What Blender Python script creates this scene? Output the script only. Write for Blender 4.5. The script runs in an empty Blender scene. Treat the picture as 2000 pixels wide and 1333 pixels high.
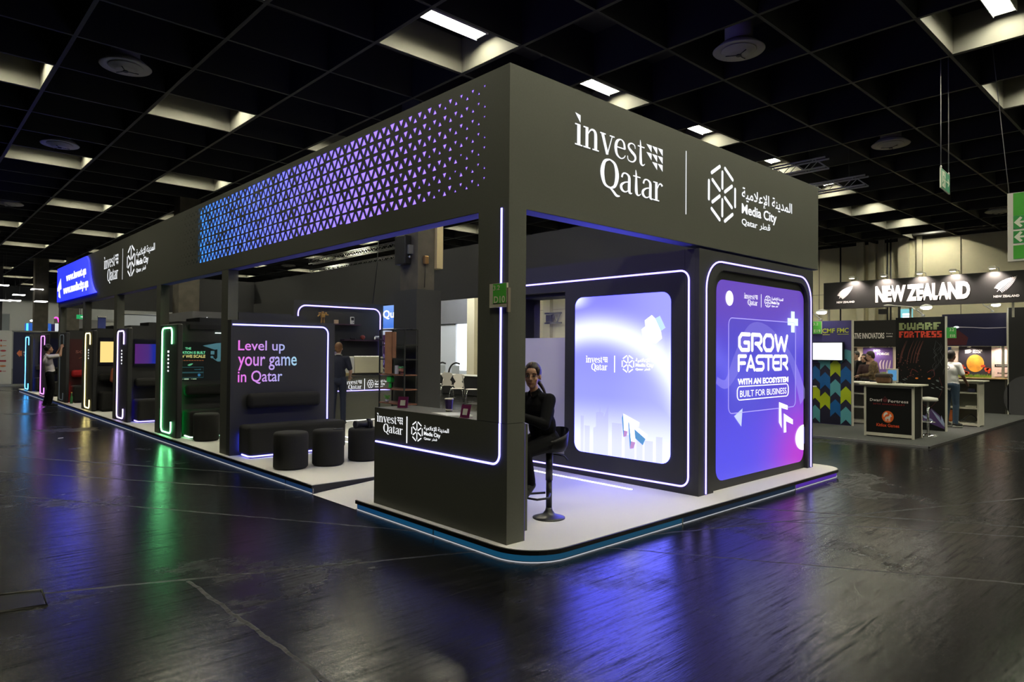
import bpy, bmesh, math, random
from mathutils import Vector, Matrix
random.seed(7)
S = bpy.context.scene
COL = S.collection
PI = math.pi

# ---------------------------------------------------------------- camera, world, exposure
YAW, PITCH, ROLL = 0.8223, 0.0149, 0.0078
cy_, sy_, cp_, sp_ = math.cos(YAW), math.sin(YAW), math.cos(PITCH), math.sin(PITCH)
F_ = Vector((cy_*cp_, sy_*cp_, sp_)); R0 = Vector((sy_, -cy_, 0)); U0 = R0.cross(F_)
R_ = math.cos(ROLL)*R0 + math.sin(ROLL)*U0
U_ = -math.sin(ROLL)*R0 + math.cos(ROLL)*U0
cam_d = bpy.data.cameras.new('camera'); cam = bpy.data.objects.new('camera', cam_d); COL.objects.link(cam)
M_ = Matrix((R_, U_, -F_)).transposed().to_4x4()
M_.translation = Vector((-3.7314, -4.0659, 1.70))
cam.matrix_world = M_
cam_d.sensor_width = 36.0; cam_d.lens = 1310.394/2000*36; cam_d.clip_end = 300
S.camera = cam
w_ = bpy.data.worlds.new('hall_air'); S.world = w_; w_.use_nodes = True
w_.node_tree.nodes['Background'].inputs[0].default_value = (0.010, 0.010, 0.011, 1)
w_.node_tree.nodes['Background'].inputs[1].default_value = 0.25
S.view_settings.view_transform = 'Standard'; S.view_settings.look = 'None'
S.view_settings.exposure = 0.0; S.view_settings.gamma = 1.0; S.view_settings.use_curve_mapping = False
try:
    S.cycles.use_denoising = True; S.cycles.max_bounces = 6; S.cycles.sample_clamp_indirect = 4.0
    S.cycles.caustics_reflective = False; S.cycles.caustics_refractive = False
except Exception: pass
TUBE_STRENGTH = 125.0          # fluorescent tubes of the hall
TUBE_COL = (1.0, 0.96, 0.74)

# ---------------------------------------------------------------- materials
MC = {}
def nodes(name):
    m = bpy.data.materials.new(name); m.use_nodes = True
    nt = m.node_tree; b = nt.nodes['Principled BSDF']
    return m, nt, b
def mat(name, col, rough=0.6, metal=0.0, noise=0.0, scale=30.0, bump=0.0, spec=0.5, alpha=1.0, trans=0.0):
    if name in MC: return MC[name]
    m, nt, b = nodes(name); MC[name] = m
    b.inputs['Base Color'].default_value = (*col, 1); b.inputs['Roughness'].default_value = rough
    b.inputs['Metallic'].default_value = metal; b.inputs['Specular IOR Level'].default_value = spec
    b.inputs['Transmission Weight'].default_value = trans; b.inputs['Alpha'].default_value = alpha
    if noise or bump:
        tc = nt.nodes.new('ShaderNodeTexCoord'); n = nt.nodes.new('ShaderNodeTexNoise')
        n.inputs['Scale'].default_value = scale; n.inputs['Detail'].default_value = 4
        nt.links.new(tc.outputs['Object'], n.inputs['Vector'])
        if noise:
            r = nt.nodes.new('ShaderNodeValToRGB')
            r.color_ramp.elements[0].color = (*[c*(1-noise) for c in col], 1)
            r.color_ramp.elements[1].color = (*[min(1, c*(1+noise)) for c in col], 1)
            r.color_ramp.elements[0].position = .3; r.color_ramp.elements[1].position = .7
            nt.links.new(n.outputs['Fac'], r.inputs['Fac']); nt.links.new(r.outputs['Color'], b.inputs['Base Color'])
        if bump:
            bp = nt.nodes.new('ShaderNodeBump'); bp.inputs['Strength'].default_value = bump; bp.inputs['Distance'].default_value = .01
            nt.links.new(n.outputs['Fac'], bp.inputs['Height']); nt.links.new(bp.outputs['Normal'], b.inputs['Normal'])
    return m
def emit(name, col, st=1.0):
    if name in MC: return MC[name]
    m, nt, b = nodes(name); MC[name] = m
    b.inputs['Base Color'].default_value = (0, 0, 0, 1); b.inputs['Roughness'].default_value = .5
    b.inputs['Emission Color'].default_value = (*col, 1); b.inputs['Emission Strength'].default_value = st
    return m
def emit_ramp(name, axis, stops, st=1.0):
    """emission that runs through colours along an object axis (stops: coordinate, colour)"""
    if name in MC: return MC[name]
    m, nt, b = nodes(name); MC[name] = m
    b.inputs['Base Color'].default_value = (0, 0, 0, 1)
    tc = nt.nodes.new('ShaderNodeTexCoord'); sp = nt.nodes.new('ShaderNodeSeparateXYZ')
    nt.links.new(tc.outputs['Object'], sp.inputs[0])
    mr = nt.nodes.new('ShaderNodeMapRange'); lo, hi = stops[0][0], stops[-1][0]
    mr.inputs['From Min'].default_value = lo; mr.inputs['From Max'].default_value = hi
    nt.links.new(sp.outputs[axis], mr.inputs['Value'])
    r = nt.nodes.new('ShaderNodeValToRGB'); e = r.color_ramp.elements
    while len(e) < len(stops): e.new(.5)
    for k, (p, c) in enumerate(stops):
        e[k].position = (p-lo)/(hi-lo); e[k].color = (*c, 1)
    nt.links.new(mr.outputs[0], r.inputs[0]); nt.links.new(r.outputs[0], b.inputs['Emission Color'])
    b.inputs['Emission Strength'].default_value = st
    return m

# ---------------------------------------------------------------- mesh builder
class MB:
    def __init__(s): s.bm = bmesh.new()
    def poly(s, pts, smooth=False):
        vs = [s.bm.verts.new(p) for p in pts]
        f = s.bm.faces.new(vs); f.smooth = smooth; return s
    def box(s, x0, x1, y0, y1, z0, z1, bev=0.0, seg=2):
        r = bmesh.ops.create_cube(s.bm, size=1.0)
        for v in r['verts']:
            v.co = Vector(((x0+x1)/2+v.co.x*(x1-x0), (y0+y1)/2+v.co.y*(y1-y0), (z0+z1)/2+v.co.z*(z1-z0)))
        if bev:
            ed = list({e for v in r['verts'] for e in v.link_edges})
            rr = bmesh.ops.bevel(s.bm, geom=ed, offset=bev, segments=seg, profile=.5, affect='EDGES')
            if seg > 2:
                for f in rr['faces']: f.smooth = True
        return s
    def ring(s, c, ax, r, n=16):
        ax = Vector(ax).normalized(); t = Vector((0, 0, 1)) if abs(ax.z) < .9 else Vector((1, 0, 0))
        u = ax.cross(t).normalized(); v = ax.cross(u)
        return [s.bm.verts.new(Vector(c)+u*math.cos(2*PI*k/n)*r+v*math.sin(2*PI*k/n)*r) for k in range(n)]
    def bridge(s, a, b, smooth=True):
        n = len(a)
        for k in range(n):
            f = s.bm.faces.new((a[k], a[(k+1) % n], b[(k+1) % n], b[k])); f.smooth = smooth
    def cyl(s, p0, p1, r0, r1=None, n=16, cap=True):
        r1 = r0 if r1 is None else r1; ax = Vector(p1)-Vector(p0)
        a = s.ring(p0, ax, r0, n); b = s.ring(p1, ax, r1, n); s.bridge(a, b)
        if cap: s.bm.faces.new(a[::-1]); s.bm.faces.new(b)
        return s
    def tube(s, pts, r, n=8, closed=False, cap=True):
        pts = [Vector(p) for p in pts]; N = len(pts); rings = []
        ref = None
        for i, p in enumerate(pts):
            if closed: d = pts[(i+1) % N]-pts[i-1]
            else: d = pts[min(i+1, N-1)]-pts[max(i-1, 0)]
            d.normalize()
            if ref is None:
                t = Vector((0, 0, 1)) if abs(d.z) < .9 else Vector((1, 0, 0)); ref = d.cross(t).normalized()
            u = (ref-d*ref.dot(d)).normalized(); v = d.cross(u); ref = u
            rr = r[i] if isinstance(r, (list, tuple)) else r
            rings.append([s.bm.verts.new(p+u*math.cos(2*PI*k/n)*rr+v*math.sin(2*PI*k/n)*rr) for k in range(n)])
        for i in range(N-1): s.bridge(rings[i], rings[i+1])
        if closed: s.bridge(rings[-1], rings[0])
        elif cap: s.bm.faces.new(rings[0][::-1]); s.bm.faces.new(rings[-1])
        return s
    def lathe(s, c, prof, n=24, cap=True):
        rs = [[s.bm.verts.new((c[0]+r*math.cos(2*PI*k/n), c[1]+r*math.sin(2*PI*k/n), c[2]+z)) for k in range(n)] for r, z in prof]
        for a, b in zip(rs, rs[1:]): s.bridge(a, b)
        if cap: s.bm.faces.new(rs[0][::-1]); s.bm.faces.new(rs[-1])
        return s
    def ell(s, c, r, u=16, v=10, rot=None):
        q = bmesh.ops.create_uvsphere(s.bm, u_segments=u, v_segments=v, radius=1.0)
        for w in q['verts']:
            p = Vector((w.co.x*r[0], w.co.y*r[1], w.co.z*r[2]))
            if rot is not None: p = rot @ p
            w.co = p+Vector(c)
            for f in w.link_faces: f.smooth = True
        return s
    def cap(s, p0, p1, r0, r1, n=12):
        """tapered capsule, closed"""
        p0, p1 = Vector(p0), Vector(p1); d = (p1-p0); L = d.length or 1e-6; d = d/L
        pts, rr = [], []
        for a in (-80, -50, -25, 0): pts.append(p0+d*r0*math.sin(math.radians(a))); rr.append(r0*math.cos(math.radians(a)))
        for a in (0, 25, 50, 80): pts.append(p1+d*r1*math.sin(math.radians(a))); rr.append(r1*math.cos(math.radians(a)))
        return s.tube(pts, rr, n)
    def prism(s, pts2, O, U, V, N, d):
        """extruded 2-D polygon: front at +N*d, back at 0"""
        O, U, V, N = map(Vector, (O, U, V, N))
        a = [s.bm.verts.new(O+U*p[0]+V*p[1]) for p in pts2]; b = [s.bm.verts.new(O+U*p[0]+V*p[1]+N*d) for p in pts2]
        s.bm.faces.new(a[::-1]); s.bm.faces.new(b)
        n = len(a)
        for k in range(n): s.bm.faces.new((a[k], a[(k+1) % n], b[(k+1) % n], b[k]))
        return s
    def shape(s, sh, O, U, V):
        O, U, V = map(Vector, (O, U, V))
        for vs, fs in [sh]:
            vv = [s.bm.verts.new(O+U*p[0]+V*p[1]) for p in vs]
            for f in fs:
                try: s.bm.faces.new([vv[i] for i in f])
                except ValueError: pass
        return s
    def fit_x(s, sh, x, yl, yr, z0, z1):      # on a plane facing -X: reads from yl (left) to yr (right)
        sh = fitted(sh); return s.shape(sh, (x, yl, z0), (0, yr-yl, 0), (0, 0, z1-z0))
    def fit_y(s, sh, y, xl, xr, z0, z1):      # on a plane facing -Y
        sh = fitted(sh); return s.shape(sh, (xl, y, z0), (xr-xl, 0, 0), (0, 0, z1-z0))
    def mesh(s, name, off):
        me = bpy.data.meshes.new(name)
        bmesh.ops.recalc_face_normals(s.bm, faces=s.bm.faces[:]) if getattr(s, 'recalc', True) else None
        s.bm.to_mesh(me); s.bm.free()
        me.transform(Matrix.Translation(-Vector(off)))
        return me

def wloc(o):
    v = Vector((0, 0, 0))
    while o: v += o.location; o = o.parent
    return v
def tag(o, label=None, cat=None, group=None, kind=None):
    if label: o['label'] = label
    if cat: o['category'] = cat
    if group: o['group'] = group
    if kind: o['kind'] = kind
    return o
def thing(name, label, cat, loc=(0, 0, 0), group=None):
    o = bpy.data.objects.new(name, None); o.empty_display_size = .1; COL.objects.link(o); o.location = loc
    return tag(o, label, cat, group)
def part(name, mb, m, parent=None, label=None, me=None):
    off = wloc(parent) if parent else Vector((0, 0, 0))
    me = mb.mesh(name, off) if me is None else me
    for q in (m if isinstance(m, (list, tuple)) else [m]): me.materials.append(q)
    o = bpy.data.objects.new(name, me); COL.objects.link(o); o.parent = parent
    if label: o['label'] = label
    return o
def solo(name, mb, m, label, cat, loc, group=None):
    """a thing that is one mesh, origin at loc"""
    me = mb.mesh(name, loc); me.materials.append(m)
    o = bpy.data.objects.new(name, me); COL.objects.link(o); o.location = loc
    return tag(o, label, cat, group)
def struct(name, mb, m):
    return tag(part(name, mb, m), kind='structure')
def dup(o, loc=None, rz=None, label=None, group=None, parent=None):
    c = o.copy(); COL.objects.link(c); c.parent = parent
    if loc is not None: c.location = loc
    if rz is not None: c.rotation_euler = (0, 0, rz)
    if label: c['label'] = label
    if group: c['group'] = group
    for ch in list(o.children): dup(ch, parent=c)
    return c

# ---------------------------------------------------------------- flat shapes: lettering and marks
def join(*shs):
    V, F = [], []
    for v, f in shs:
        n = len(V); V += v; F += [[i+n for i in q] for q in f]
    return V, F
def move(sh, dx=0, dy=0, sx=1, sy=1, shear=0): return [(p[0]*sx+p[1]*shear+dx, p[1]*sy+dy) for p in sh[0]], sh[1]
def fitted(sh):
    xs = [p[0] for p in sh[0]]; ys = [p[1] for p in sh[0]]
    x0, y0 = min(xs), min(ys); w, h = (max(xs)-x0) or 1, (max(ys)-y0) or 1
    return [((p[0]-x0)/w, (p[1]-y0)/h) for p in sh[0]], sh[1]
TX = {}
def text(s, bold=0.0, gap=1.0):
    k = (s, bold, gap)
    if k in TX: return TX[k]
    c = bpy.data.curves.new('lettering', 'FONT'); c.body = s; c.offset = bold; c.space_character = gap; c.resolution_u = 3
    o = bpy.data.objects.new('lettering', c); COL.objects.link(o)
    bpy.context.view_layer.update()
    me = bpy.data.meshes.new_from_object(o.evaluated_get(bpy.context.evaluated_depsgraph_get()))
    r = [(v.co.x, v.co.y) for v in me.vertices], [list(p.vertices) for p in me.polygons]
    bpy.data.objects.remove(o); bpy.data.curves.remove(c); bpy.data.meshes.remove(me)
    TX[k] = r; return r
def pl(*pts): return [tuple(p) for p in pts], [list(range(len(pts)))]
def rect(x0, y0, x1, y1): return pl((x0, y0), (x1, y0), (x1, y1), (x0, y1))
def disc(x, y, r, n=14, ry=None): return pl(*[(x+r*math.cos(2*PI*k/n), y+(ry or r)*math.sin(2*PI*k/n)) for k in range(n)])
def rrect(x0, y0, x1, y1, r, ry=None, n=6):
    ry = ry or r; o = []
    for cx, cy, a in ((x1-r, y0+ry, -90), (x1-r, y1-ry, 0), (x0+r, y1-ry, 90), (x0+r, y0+ry, 180)):
        o += [(cx+r*math.cos(math.radians(a+90*k/n)), cy+ry*math.sin(math.radians(a+90*k/n))) for k in range(n+1)]
    return pl(*o)
def spl(pts, n=5):
    """Catmull-Rom through points of any dimension"""
    P = [pts[0]]+list(pts)+[pts[-1]]; o = []
    for i in range(1, len(P)-2):
        for k in range(n):
            t = k/n; a, b, c, d = P[i-1], P[i], P[i+1], P[i+2]
            o.append(tuple(.5*(2*b[j]+(c[j]-a[j])*t+(2*a[j]-5*b[j]+4*c[j]-d[j])*t*t+(3*b[j]-a[j]-3*c[j]+d[j])*t**3) for j in range(len(b))))
    o.append(tuple(pts[-1])); return o
def stroke(pts, smooth=True):
    """ribbon through (x, y, width)"""
    q = spl(pts) if smooth else pts; V = []; F = []
    for i, (x, y, w) in enumerate(q):
        a, b = q[max(i-1, 0)], q[min(i+1, len(q)-1)]
        dx, dy = b[0]-a[0], b[1]-a[1]; L = math.hypot(dx, dy) or 1
        V += [(x-dy/L*w/2, y+dx/L*w/2), (x+dy/L*w/2, y-dx/L*w/2)]
        if i: F.append([2*i-2, 2*i-1, 2*i+1, 2*i])
    return V, F
def mono(lines, w):
    """constant-width polylines with round joints"""
    o = []
    for L in lines:
        for a, b in zip(L, L[1:]):
            dx, dy = b[0]-a[0], b[1]-a[1]; l = math.hypot(dx, dy) or 1; nx, ny = -dy/l*w/2, dx/l*w/2
            o.append(pl((a[0]+nx, a[1]+ny), (a[0]-nx, a[1]-ny), (b[0]-nx, b[1]-ny), (b[0]+nx, b[1]+ny)))
        for p in L: o.append(disc(p[0], p[1], w/2, 10))
    return join(*o)

SER = {
 'i': (.47, [rect(.12, 0, .30, 1), rect(0, 0, .42, .06), rect(0, .94, .2, 1), pl((0, 1.5), (.30, 1.44), (.30, 1.08))]),
 'n': (.97, [rect(.12, 0, .28, 1), rect(0, 0, .4, .06), rect(0, .94, .2, 1), stroke([(.27, .7, .04), (.4, .9, .07), (.55, .96, .1), (.68, .86, .15), (.71, .6, .17), (.71, 0, .17)]), rect(.52, 0, .9, .06)]),
 'v': (.87, [stroke([(.14, .98, .17), (.44, 0, .15)], False), stroke([(.74, .98, .05), (.44, 0, .06)], False), rect(0, .94, .34, 1), rect(.58, .94, .88, 1)]),
 'e': (.80, [rect(.1, .52, .68, .58), stroke([(.66, .54, .13), (.6, .85, .11), (.4, .97, .06), (.17, .82, .14), (.09, .5, .17), (.17, .17, .13), (.4, .03, .06), (.6, .1, .05), (.7, .24, .04)])]),
 's': (.68, [stroke([(.55, .75, .04), (.5, .92, .06), (.3, .97, .06), (.13, .86, .1), (.13, .7, .12), (.32, .54, .16), (.52, .4, .15), (.56, .22, .11), (.42, .06, .07), (.22, .03, .06), (.08, .1, .05), (.05, .28, .04)])]),
 't': (.57, [stroke([(.2, 1.3, .03), (.23, 1., .1), (.24, .25, .17), (.3, .06, .12), (.42, .04, .06), (.53, .14, .03)]), rect(.04, .94, .5, 1)]),
 'Q': (1.14, [stroke([(.55, 1.42, .07), (.25, 1.25, .15), (.12, .72, .22), (.25, .18, .15), (.55, .02, .07)]), stroke([(.55, .02, .07), (.85, .18, .15), (.98, .72, .22), (.85, 1.25, .15), (.55, 1.42, .07)]), stroke([(.5, .08, .05), (.75, -.1, .12), (.95, -.27, .13), (1.15, -.26, .05)])]),
 'a': (.78, [stroke([(.12, .72, .1), (.2, .92, .08), (.38, .97, .07), (.56, .85, .14), (.58, .6, .16), (.58, .12, .16), (.68, .02, .08), (.76, .06, .03)]), stroke([(.56, .58, .05), (.3, .5, .07), (.1, .33, .13), (.11, .14, .15), (.27, .03, .08), (.45, .08, .05), (.56, .22, .04)])]),
 'r': (.66, [rect(.12, 0, .28, 1), rect(0, 0, .4, .06), rect(0, .94, .2, 1), stroke([(.28, .68, .04), (.38, .9, .06), (.5, .96, .08), (.61, .86, .13)])]),
}
def serif(s):
    o, x = [], 0
    for c in s: o.append(move(join(*SER[c][1]), x)); x += SER[c][0]
    return join(*o), x
def logo_invest():
    a, wa = serif('invest'); b, wb = serif('Qatar'); W = 5.62
    g = [pl((0, .36), (.36, .36), (.36, 0)) for _ in range(8)]
    gr = [move(g[0], 4.42+.4*c, .86-.42*r) for r in range(3) for c in range(3) if not (r == 2 and c == 0)]
    return join(a, move(b, W-wb*1.06, -1.62, 1.06, 1), *gr)
def capsule(x0, y0, x1, y1, w): return mono([[(x0, y0), (x1, y1)]], w)
def logo_hex():
    P = [(math.cos(math.radians(a)), math.sin(math.radians(a))) for a in range(90, 450, 60)]
    o = []
    for i in range(6):
        a, b = P[i], P[(i+1) % 6]
        o.append(capsule(a[0]*.8+b[0]*.2, a[1]*.8+b[1]*.2, a[0]*.2+b[0]*.8, a[1]*.2+b[1]*.8, .12))
        o.append(capsule(a[0]*.2, a[1]*.2, a[0]*.74, a[1]*.74, .12))
    return join(*o)
AR1 = ''.join(reversed('\uFE8D\uFEDF\uFEE4\uFEAA\uFEF3\uFEE8\uFE94 \uFE8D\uFEF9\uFECB\uFEFC\uFEE3\uFEF4\uFE94'))
AR2 = ''.join(reversed('\uFED7\uFEC4\uFEAE'))
def city_text():
    """three lines beside the emblem, in a 1 x 1 box"""
    return [(text(AR1, .012), 0, 1, .60, 1), (text('Media City', .022), 0, .67, .24, .58), (text('Qatar', .012), 0, .29, 0, .19), (text(AR2, .012), .33, .54, 0, .22)]
# squared display letters
SQ = {
 'G': (1.12, [[(.98, .9), (.3, .9), (.1, .7), (.1, .3), (.3, .1), (.92, .1), (.92, .48), (.55, .48)]]),
 'R': (1.08, [[(.1, .1), (.1, .9), (.78, .9), (.92, .78), (.92, .58), (.78, .44), (.4, .44)], [(.55, .42), (.95, .1)]]),
 'O': (1.14, [[(.3, .1), (.1, .3), (.1, .7), (.3, .9), (.76, .9), (.96, .7), (.96, .3), (.76, .1), (.3, .1)]]),
 'W': (1.36, [[(.06, .9), (.32, .1), (.64, .8), (.96, .1), (1.24, .9)]]),
 'F': (.98, [[(.1, .1), (.1, .9), (.9, .9)], [(.3, .5), (.8, .5)]]),
 'A': (1.06, [[(.06, .1), (.48, .9), (.92, .1)], [(.4, .3), (.72, .3)]]),
 'S': (1.05, [[(.95, .9), (.28, .9), (.1, .78), (.1, .62), (.28, .5), (.78, .5), (.94, .4), (.94, .22), (.78, .1), (.08, .1)]]),
 'T': (.98, [[(.04, .9), (.92, .9)], [(.48, .9), (.48, .1)]]),
 'E': (1.0, [[(.9, .9), (.3, .9), (.1, .75), (.1, .25), (.3, .1), (.9, .1)], [(.1, .5), (.8, .5)]]),
 'H': (1.04, [[(.1, .1), (.1, .9)], [(.9, .1), (.9, .9)], [(.1, .5), (.9, .5)]]),
 'D': (1.04, [[(.1, .1), (.1, .9), (.65, .9), (.9, .65), (.9, .35), (.65, .1), (.1, .1)]]),
}
def square(s, w=.2):
    o, x = [], 0
    for c in s:
        if c == ' ': x += .5; continue
        a, L = SQ[c]; o.append(move(mono(L, w), x)); x += a
    return join(*o)
def fern():
    """silver fern frond, tip to the upper right"""
    o = [stroke([(0, 0, .03), (.15, .2, .035), (.45, .52, .03), (1, 1, .01)])]
    for k in range(15):
        t = .12+.86*k/15; x, y = t, t*.98+.06*math.sin(PI*t)
        l = .42*math.sin(PI*min(1, .18+t*.86))**.8+.03
        o.append(stroke([(x, y, .05), (x-l*.45, y+l*.30, .05), (x-l*.75, y+l*.30, .008)]))
        o.append(stroke([(x, y, .045), (x+l*.32, y-l*.40, .045), (x+l*.34, y-l*.62, .006)]))
    return join(*o)
def arrow_left(): return join(pl((0, .5), (.38, .95), (.52, .83), (.34, .58), (1, .58), (1, .42), (.34, .42), (.52, .17), (.38, .05)))
def runner():
    return join(disc(.62, .9, .09), stroke([(.55, .76, .16), (.45, .55, .16), (.42, .42, .15)]), stroke([(.42, .42, .12), (.62, .3, .11), (.55, .08, .1)]),
                stroke([(.42, .42, .12), (.25, .25, .1), (.08, .22, .1)]), stroke([(.55, .74, .08), (.75, .58, .07), (.9, .64, .06)]), stroke([(.52, .74, .08), (.3, .68, .07), (.2, .52, .06)]))
# ================================================================ materials used throughout
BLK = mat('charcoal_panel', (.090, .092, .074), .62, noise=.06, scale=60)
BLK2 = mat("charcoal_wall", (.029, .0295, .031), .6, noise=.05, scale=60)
NAVY = mat('navy_wall', (.02, .022, .05), .6)
FAB = mat('black_fabric', (.013, .0128, .012), .95, noise=.25, scale=220, bump=.25)
INK = mat('matt_black', (.012, .012, .013), .5)
TRIM = mat('black_trim', (.008, .008, .009), .35)
WHT = mat('white_laminate', (.72, .72, .66), .45)
ALU = mat('aluminium', (.62, .62, .60), .35, metal=.85)
CHROME = mat('chrome', (.8, .8, .8), .15, metal=1)
CARPET = mat('pale_carpet', (.66, .645, .60), .95, noise=.05, scale=160, bump=.15)
GCARPET = mat('grey_carpet', (.055, .058, .056), .95, noise=.2, scale=150, bump=.2)
LETTER = emit('lit_white', (.95, .97, 1.0), 1.15)
STRIP = emit("led_violet_white", (1.25, 1.0, 4.6), 1.0)
STRIPB = emit("led_blue_white", (1.1, 1.02, 4.8), 1.0)
GLASS = mat('clear_glass', (1, 1, 1), .02, trans=1.0)

# ================================================================ the hall
def floor_material():
    m, nt, b = nodes('sealed_asphalt'); N = nt.nodes; L = nt.links
    tc = N.new('ShaderNodeTexCoord')
    def mp(rot, sc):
        q = N.new('ShaderNodeMapping'); q.inputs['Rotation'].default_value = (0, 0, rot); q.inputs['Scale'].default_value = sc
        L.new(tc.outputs['Object'], q.inputs['Vector']); return q.outputs[0]
    def noise(vec, sc, det=5, rough=.6):
        q = N.new('ShaderNodeTexNoise'); q.inputs['Scale'].default_value = sc; q.inputs['Detail'].default_value = det; q.inputs['Roughness'].default_value = rough
        L.new(vec, q.inputs['Vector']); return q.outputs['Fac']
    def ramp(v, a, c, lo=0., hi=1.):
        q = N.new('ShaderNodeMapRange'); q.inputs['From Min'].default_value = a; q.inputs['From Max'].default_value = c
        q.inputs['To Min'].default_value = lo; q.inputs['To Max'].default_value = hi; L.new(v, q.inputs['Value']); return q.outputs[0]
    def math_(op, a, c):
        q = N.new('ShaderNodeMath'); q.operation = op
        for k, v in enumerate((a, c)):
            if isinstance(v, (int, float)): q.inputs[k].default_value = v
            elif v is not None: L.new(v, q.inputs[k])
        return q.outputs[0]
    streak = noise(mp(.42, (1.5, 22, 1)), 1.1, 6, .65)
    fine = noise(mp(.36, (3, 34, 1)), 2.3, 5, .7)
    patch = noise(mp(0, (1, 1, 1)), .55, 6, .62)
    grit = noise(mp(0, (1, 1, 1)), 38, 3, .6)
    dull = ramp(patch, .56, .66)
    st = ramp(streak, .46, .68); fi = ramp(fine, .50, .72)
    sp = N.new('ShaderNodeSeparateXYZ'); L.new(tc.outputs['Object'], sp.inputs[0])
    wob = ramp(noise(mp(0, (1, 1, 1)), 5, 2), 0, 1, -.03, .03)
    seams = None
    # joints of the floor: point, point, half width, and the side they stop at
    for (x0, y0), (x1, y1), w in (((-2.1, 1.12), (-2.06, -.9), .009), ((-3.15, 1.64), (-.66, .57), .010), ((2.48, .78), (4.51, -2.64), .016), ((.85, -.33), (2.6, -3.2), .009), ((-2.6, 7.4), (-.03, 3.5), .010)):
        d = Vector((x1-x0, y1-y0)); d.normalize(); nx, ny = -d.y, d.x; c = nx*x0+ny*y0
        v = math_('ADD', math_('MULTIPLY', sp.outputs[0], nx), math_('MULTIPLY', sp.outputs[1], ny))
        v = math_('ABSOLUTE', math_('ADD', math_('SUBTRACT', v, c), wob), None)
        k = ramp(v, w, w*1.8, 1, 0)
        if seams is None:     # the first joint stops where the second crosses it
            k = math_('MULTIPLY', k, ramp(sp.outputs[1], 1.12, 1.16, 1, 0))
        seams = k if seams is None else math_('MAXIMUM', seams, k)
    grey = math_('ADD', math_('MULTIPLY', st, .4), math_('MULTIPLY', fi, .45))
    grey = math_('ADD', grey, math_('MULTIPLY', dull, .26))
    grey = math_('ADD', grey, math_('MULTIPLY', seams, .55))
    cr = N.new('ShaderNodeValToRGB'); cr.color_ramp.elements[0].color = (.0010, .0010, .0011, 1); cr.color_ramp.elements[1].color = (.020, .0193, .0175, 1)
    L.new(grey, cr.inputs[0]); L.new(cr.outputs[0], b.inputs['Base Color'])
    ro = math_('ADD', ramp(streak, .3, .75, .14, .24), math_('MULTIPLY', dull, .20))
    ro = math_('ADD', ro, math_('MULTIPLY', seams, .3))
    ro = math_('ADD', ro, math_('MULTIPLY', fi, .05))
    L.new(ro, b.inputs['Roughness']); sv = math_('SUBTRACT', .62, math_('ADD', math_('MULTIPLY', math_('MAXIMUM', st, fi), .56), math_('MULTIPLY', dull, .22)))
    sv = math_('SUBTRACT', sv, ramp(grit, .5, .75, 0, .22)); L.new(math_('MAXIMUM', sv, .05), b.inputs['Specular IOR Level'])
    bp = N.new('ShaderNodeBump'); bp.inputs['Strength'].default_value = .16; bp.inputs['Distance'].default_value = .012
    h = math_('ADD', math_('MULTIPLY', streak, .38), math_('MULTIPLY', grit, .09)); h = math_('ADD', h, math_('MULTIPLY', fine, .42)); h = math_('SUBTRACT', h, math_('MULTIPLY', seams, .5))
    L.new(h, bp.inputs['Height']); L.new(bp.outputs[0], b.inputs['Normal'])
    return m
struct('floor', MB().box(-26, 44, -16, 62, -.2, 0), floor_material())
HW = mat('cream_hall_wall', (.76, .71, .50), .7, noise=.03, scale=3)
DKC = mat('black_ceiling', (.030, .030, .031), .8)
struct('ceiling', MB().box(-26, 44, -16, 62, 7.25, 7.4), mat('ceiling_deck', (.012, .012, .012), .9))
GX, GY, HC = 1.735, 1.508, 6.5
gx = lambda i: .03+GX*i
gy = lambda j: .52+GY*j
lit = [(i, j) for j in range(-10, 39, 4) for i in range(-2, 16) if (j-2) % 4 == 0 and (i+(j-2)//4) % 2 == 1]
mb = MB()
for i in range(-14, 26):
    mb.box(gx(i)-.03, gx(i)+.03, -16, 62, HC, 7.25)
for j in range(-10, 41):
    mb.box(-26, 44, gy(j)-.025, gy(j)+.025, HC+.003, 7.25)
struct('trim_1', mb, mat('ceiling_grid', (.011, .0108, .0105), .7))
mb = MB()                    # pale boards lining the coffers that hold lamps
for i, j in lit:
    a, b, c, d = gx(i)+.032, gx(i+1)-.032, gy(j)+.027, gy(j+1)-.027
    mb.box(a, b, d-.012, d, HC+.006, 7.1); mb.box(a, b, c, c+.012, HC+.006, 7.1)
    mb.box(a, a+.012, c+.013, d-.013, HC+.006, 7.1); mb.box(b-.012, b, c+.013, d-.013, HC+.006, 7.1)
struct('trim_2', mb, mat('coffer_board', (.095, .092, .075), .8))
mb = MB().box(27.8, 28.1, -16, 30, 0, 7.25)
struct('wall_right', mb, HW)
mb = MB()
for y in (-5, -2.2, .6, 3.4, 6.2, 9, 11.8): mb.box(27.77, 27.799, y-.012, y+.012, 0, 7.2)
for z in (2.2, 4.4): mb.box(27.78, 27.799, -16, 30, z-.01, z+.01)
struct('trim_3', mb, mat('panel_joint', (.30, .27, .2), .8))
mb = MB()
for y0, y1, d in ((7.0, 7.3, .22), (6.55, 6.8, .2), (6.2, 6.42, .15), (5.25, 5.65, .15), (4.75, 4.95, .12), (20, 20.6, .3), (26, 26.6, .3)): mb.box(27.8-d, 27.799, y0, y1, 0, 7.24)
struct('trim_6', mb, mat('wall_duct', (.64, .60, .44), .6))
mb = MB()
for y in (5.85, 5.98, 7.9): mb.cyl((27.4, y, 0), (27.4, y, 6.6), .035, n=8)
struct('trim_7', mb, INK)
struct('trim_8', MB().box(27.3, 27.798, -16, 30, 6.62, 7.24), DKC)
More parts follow.
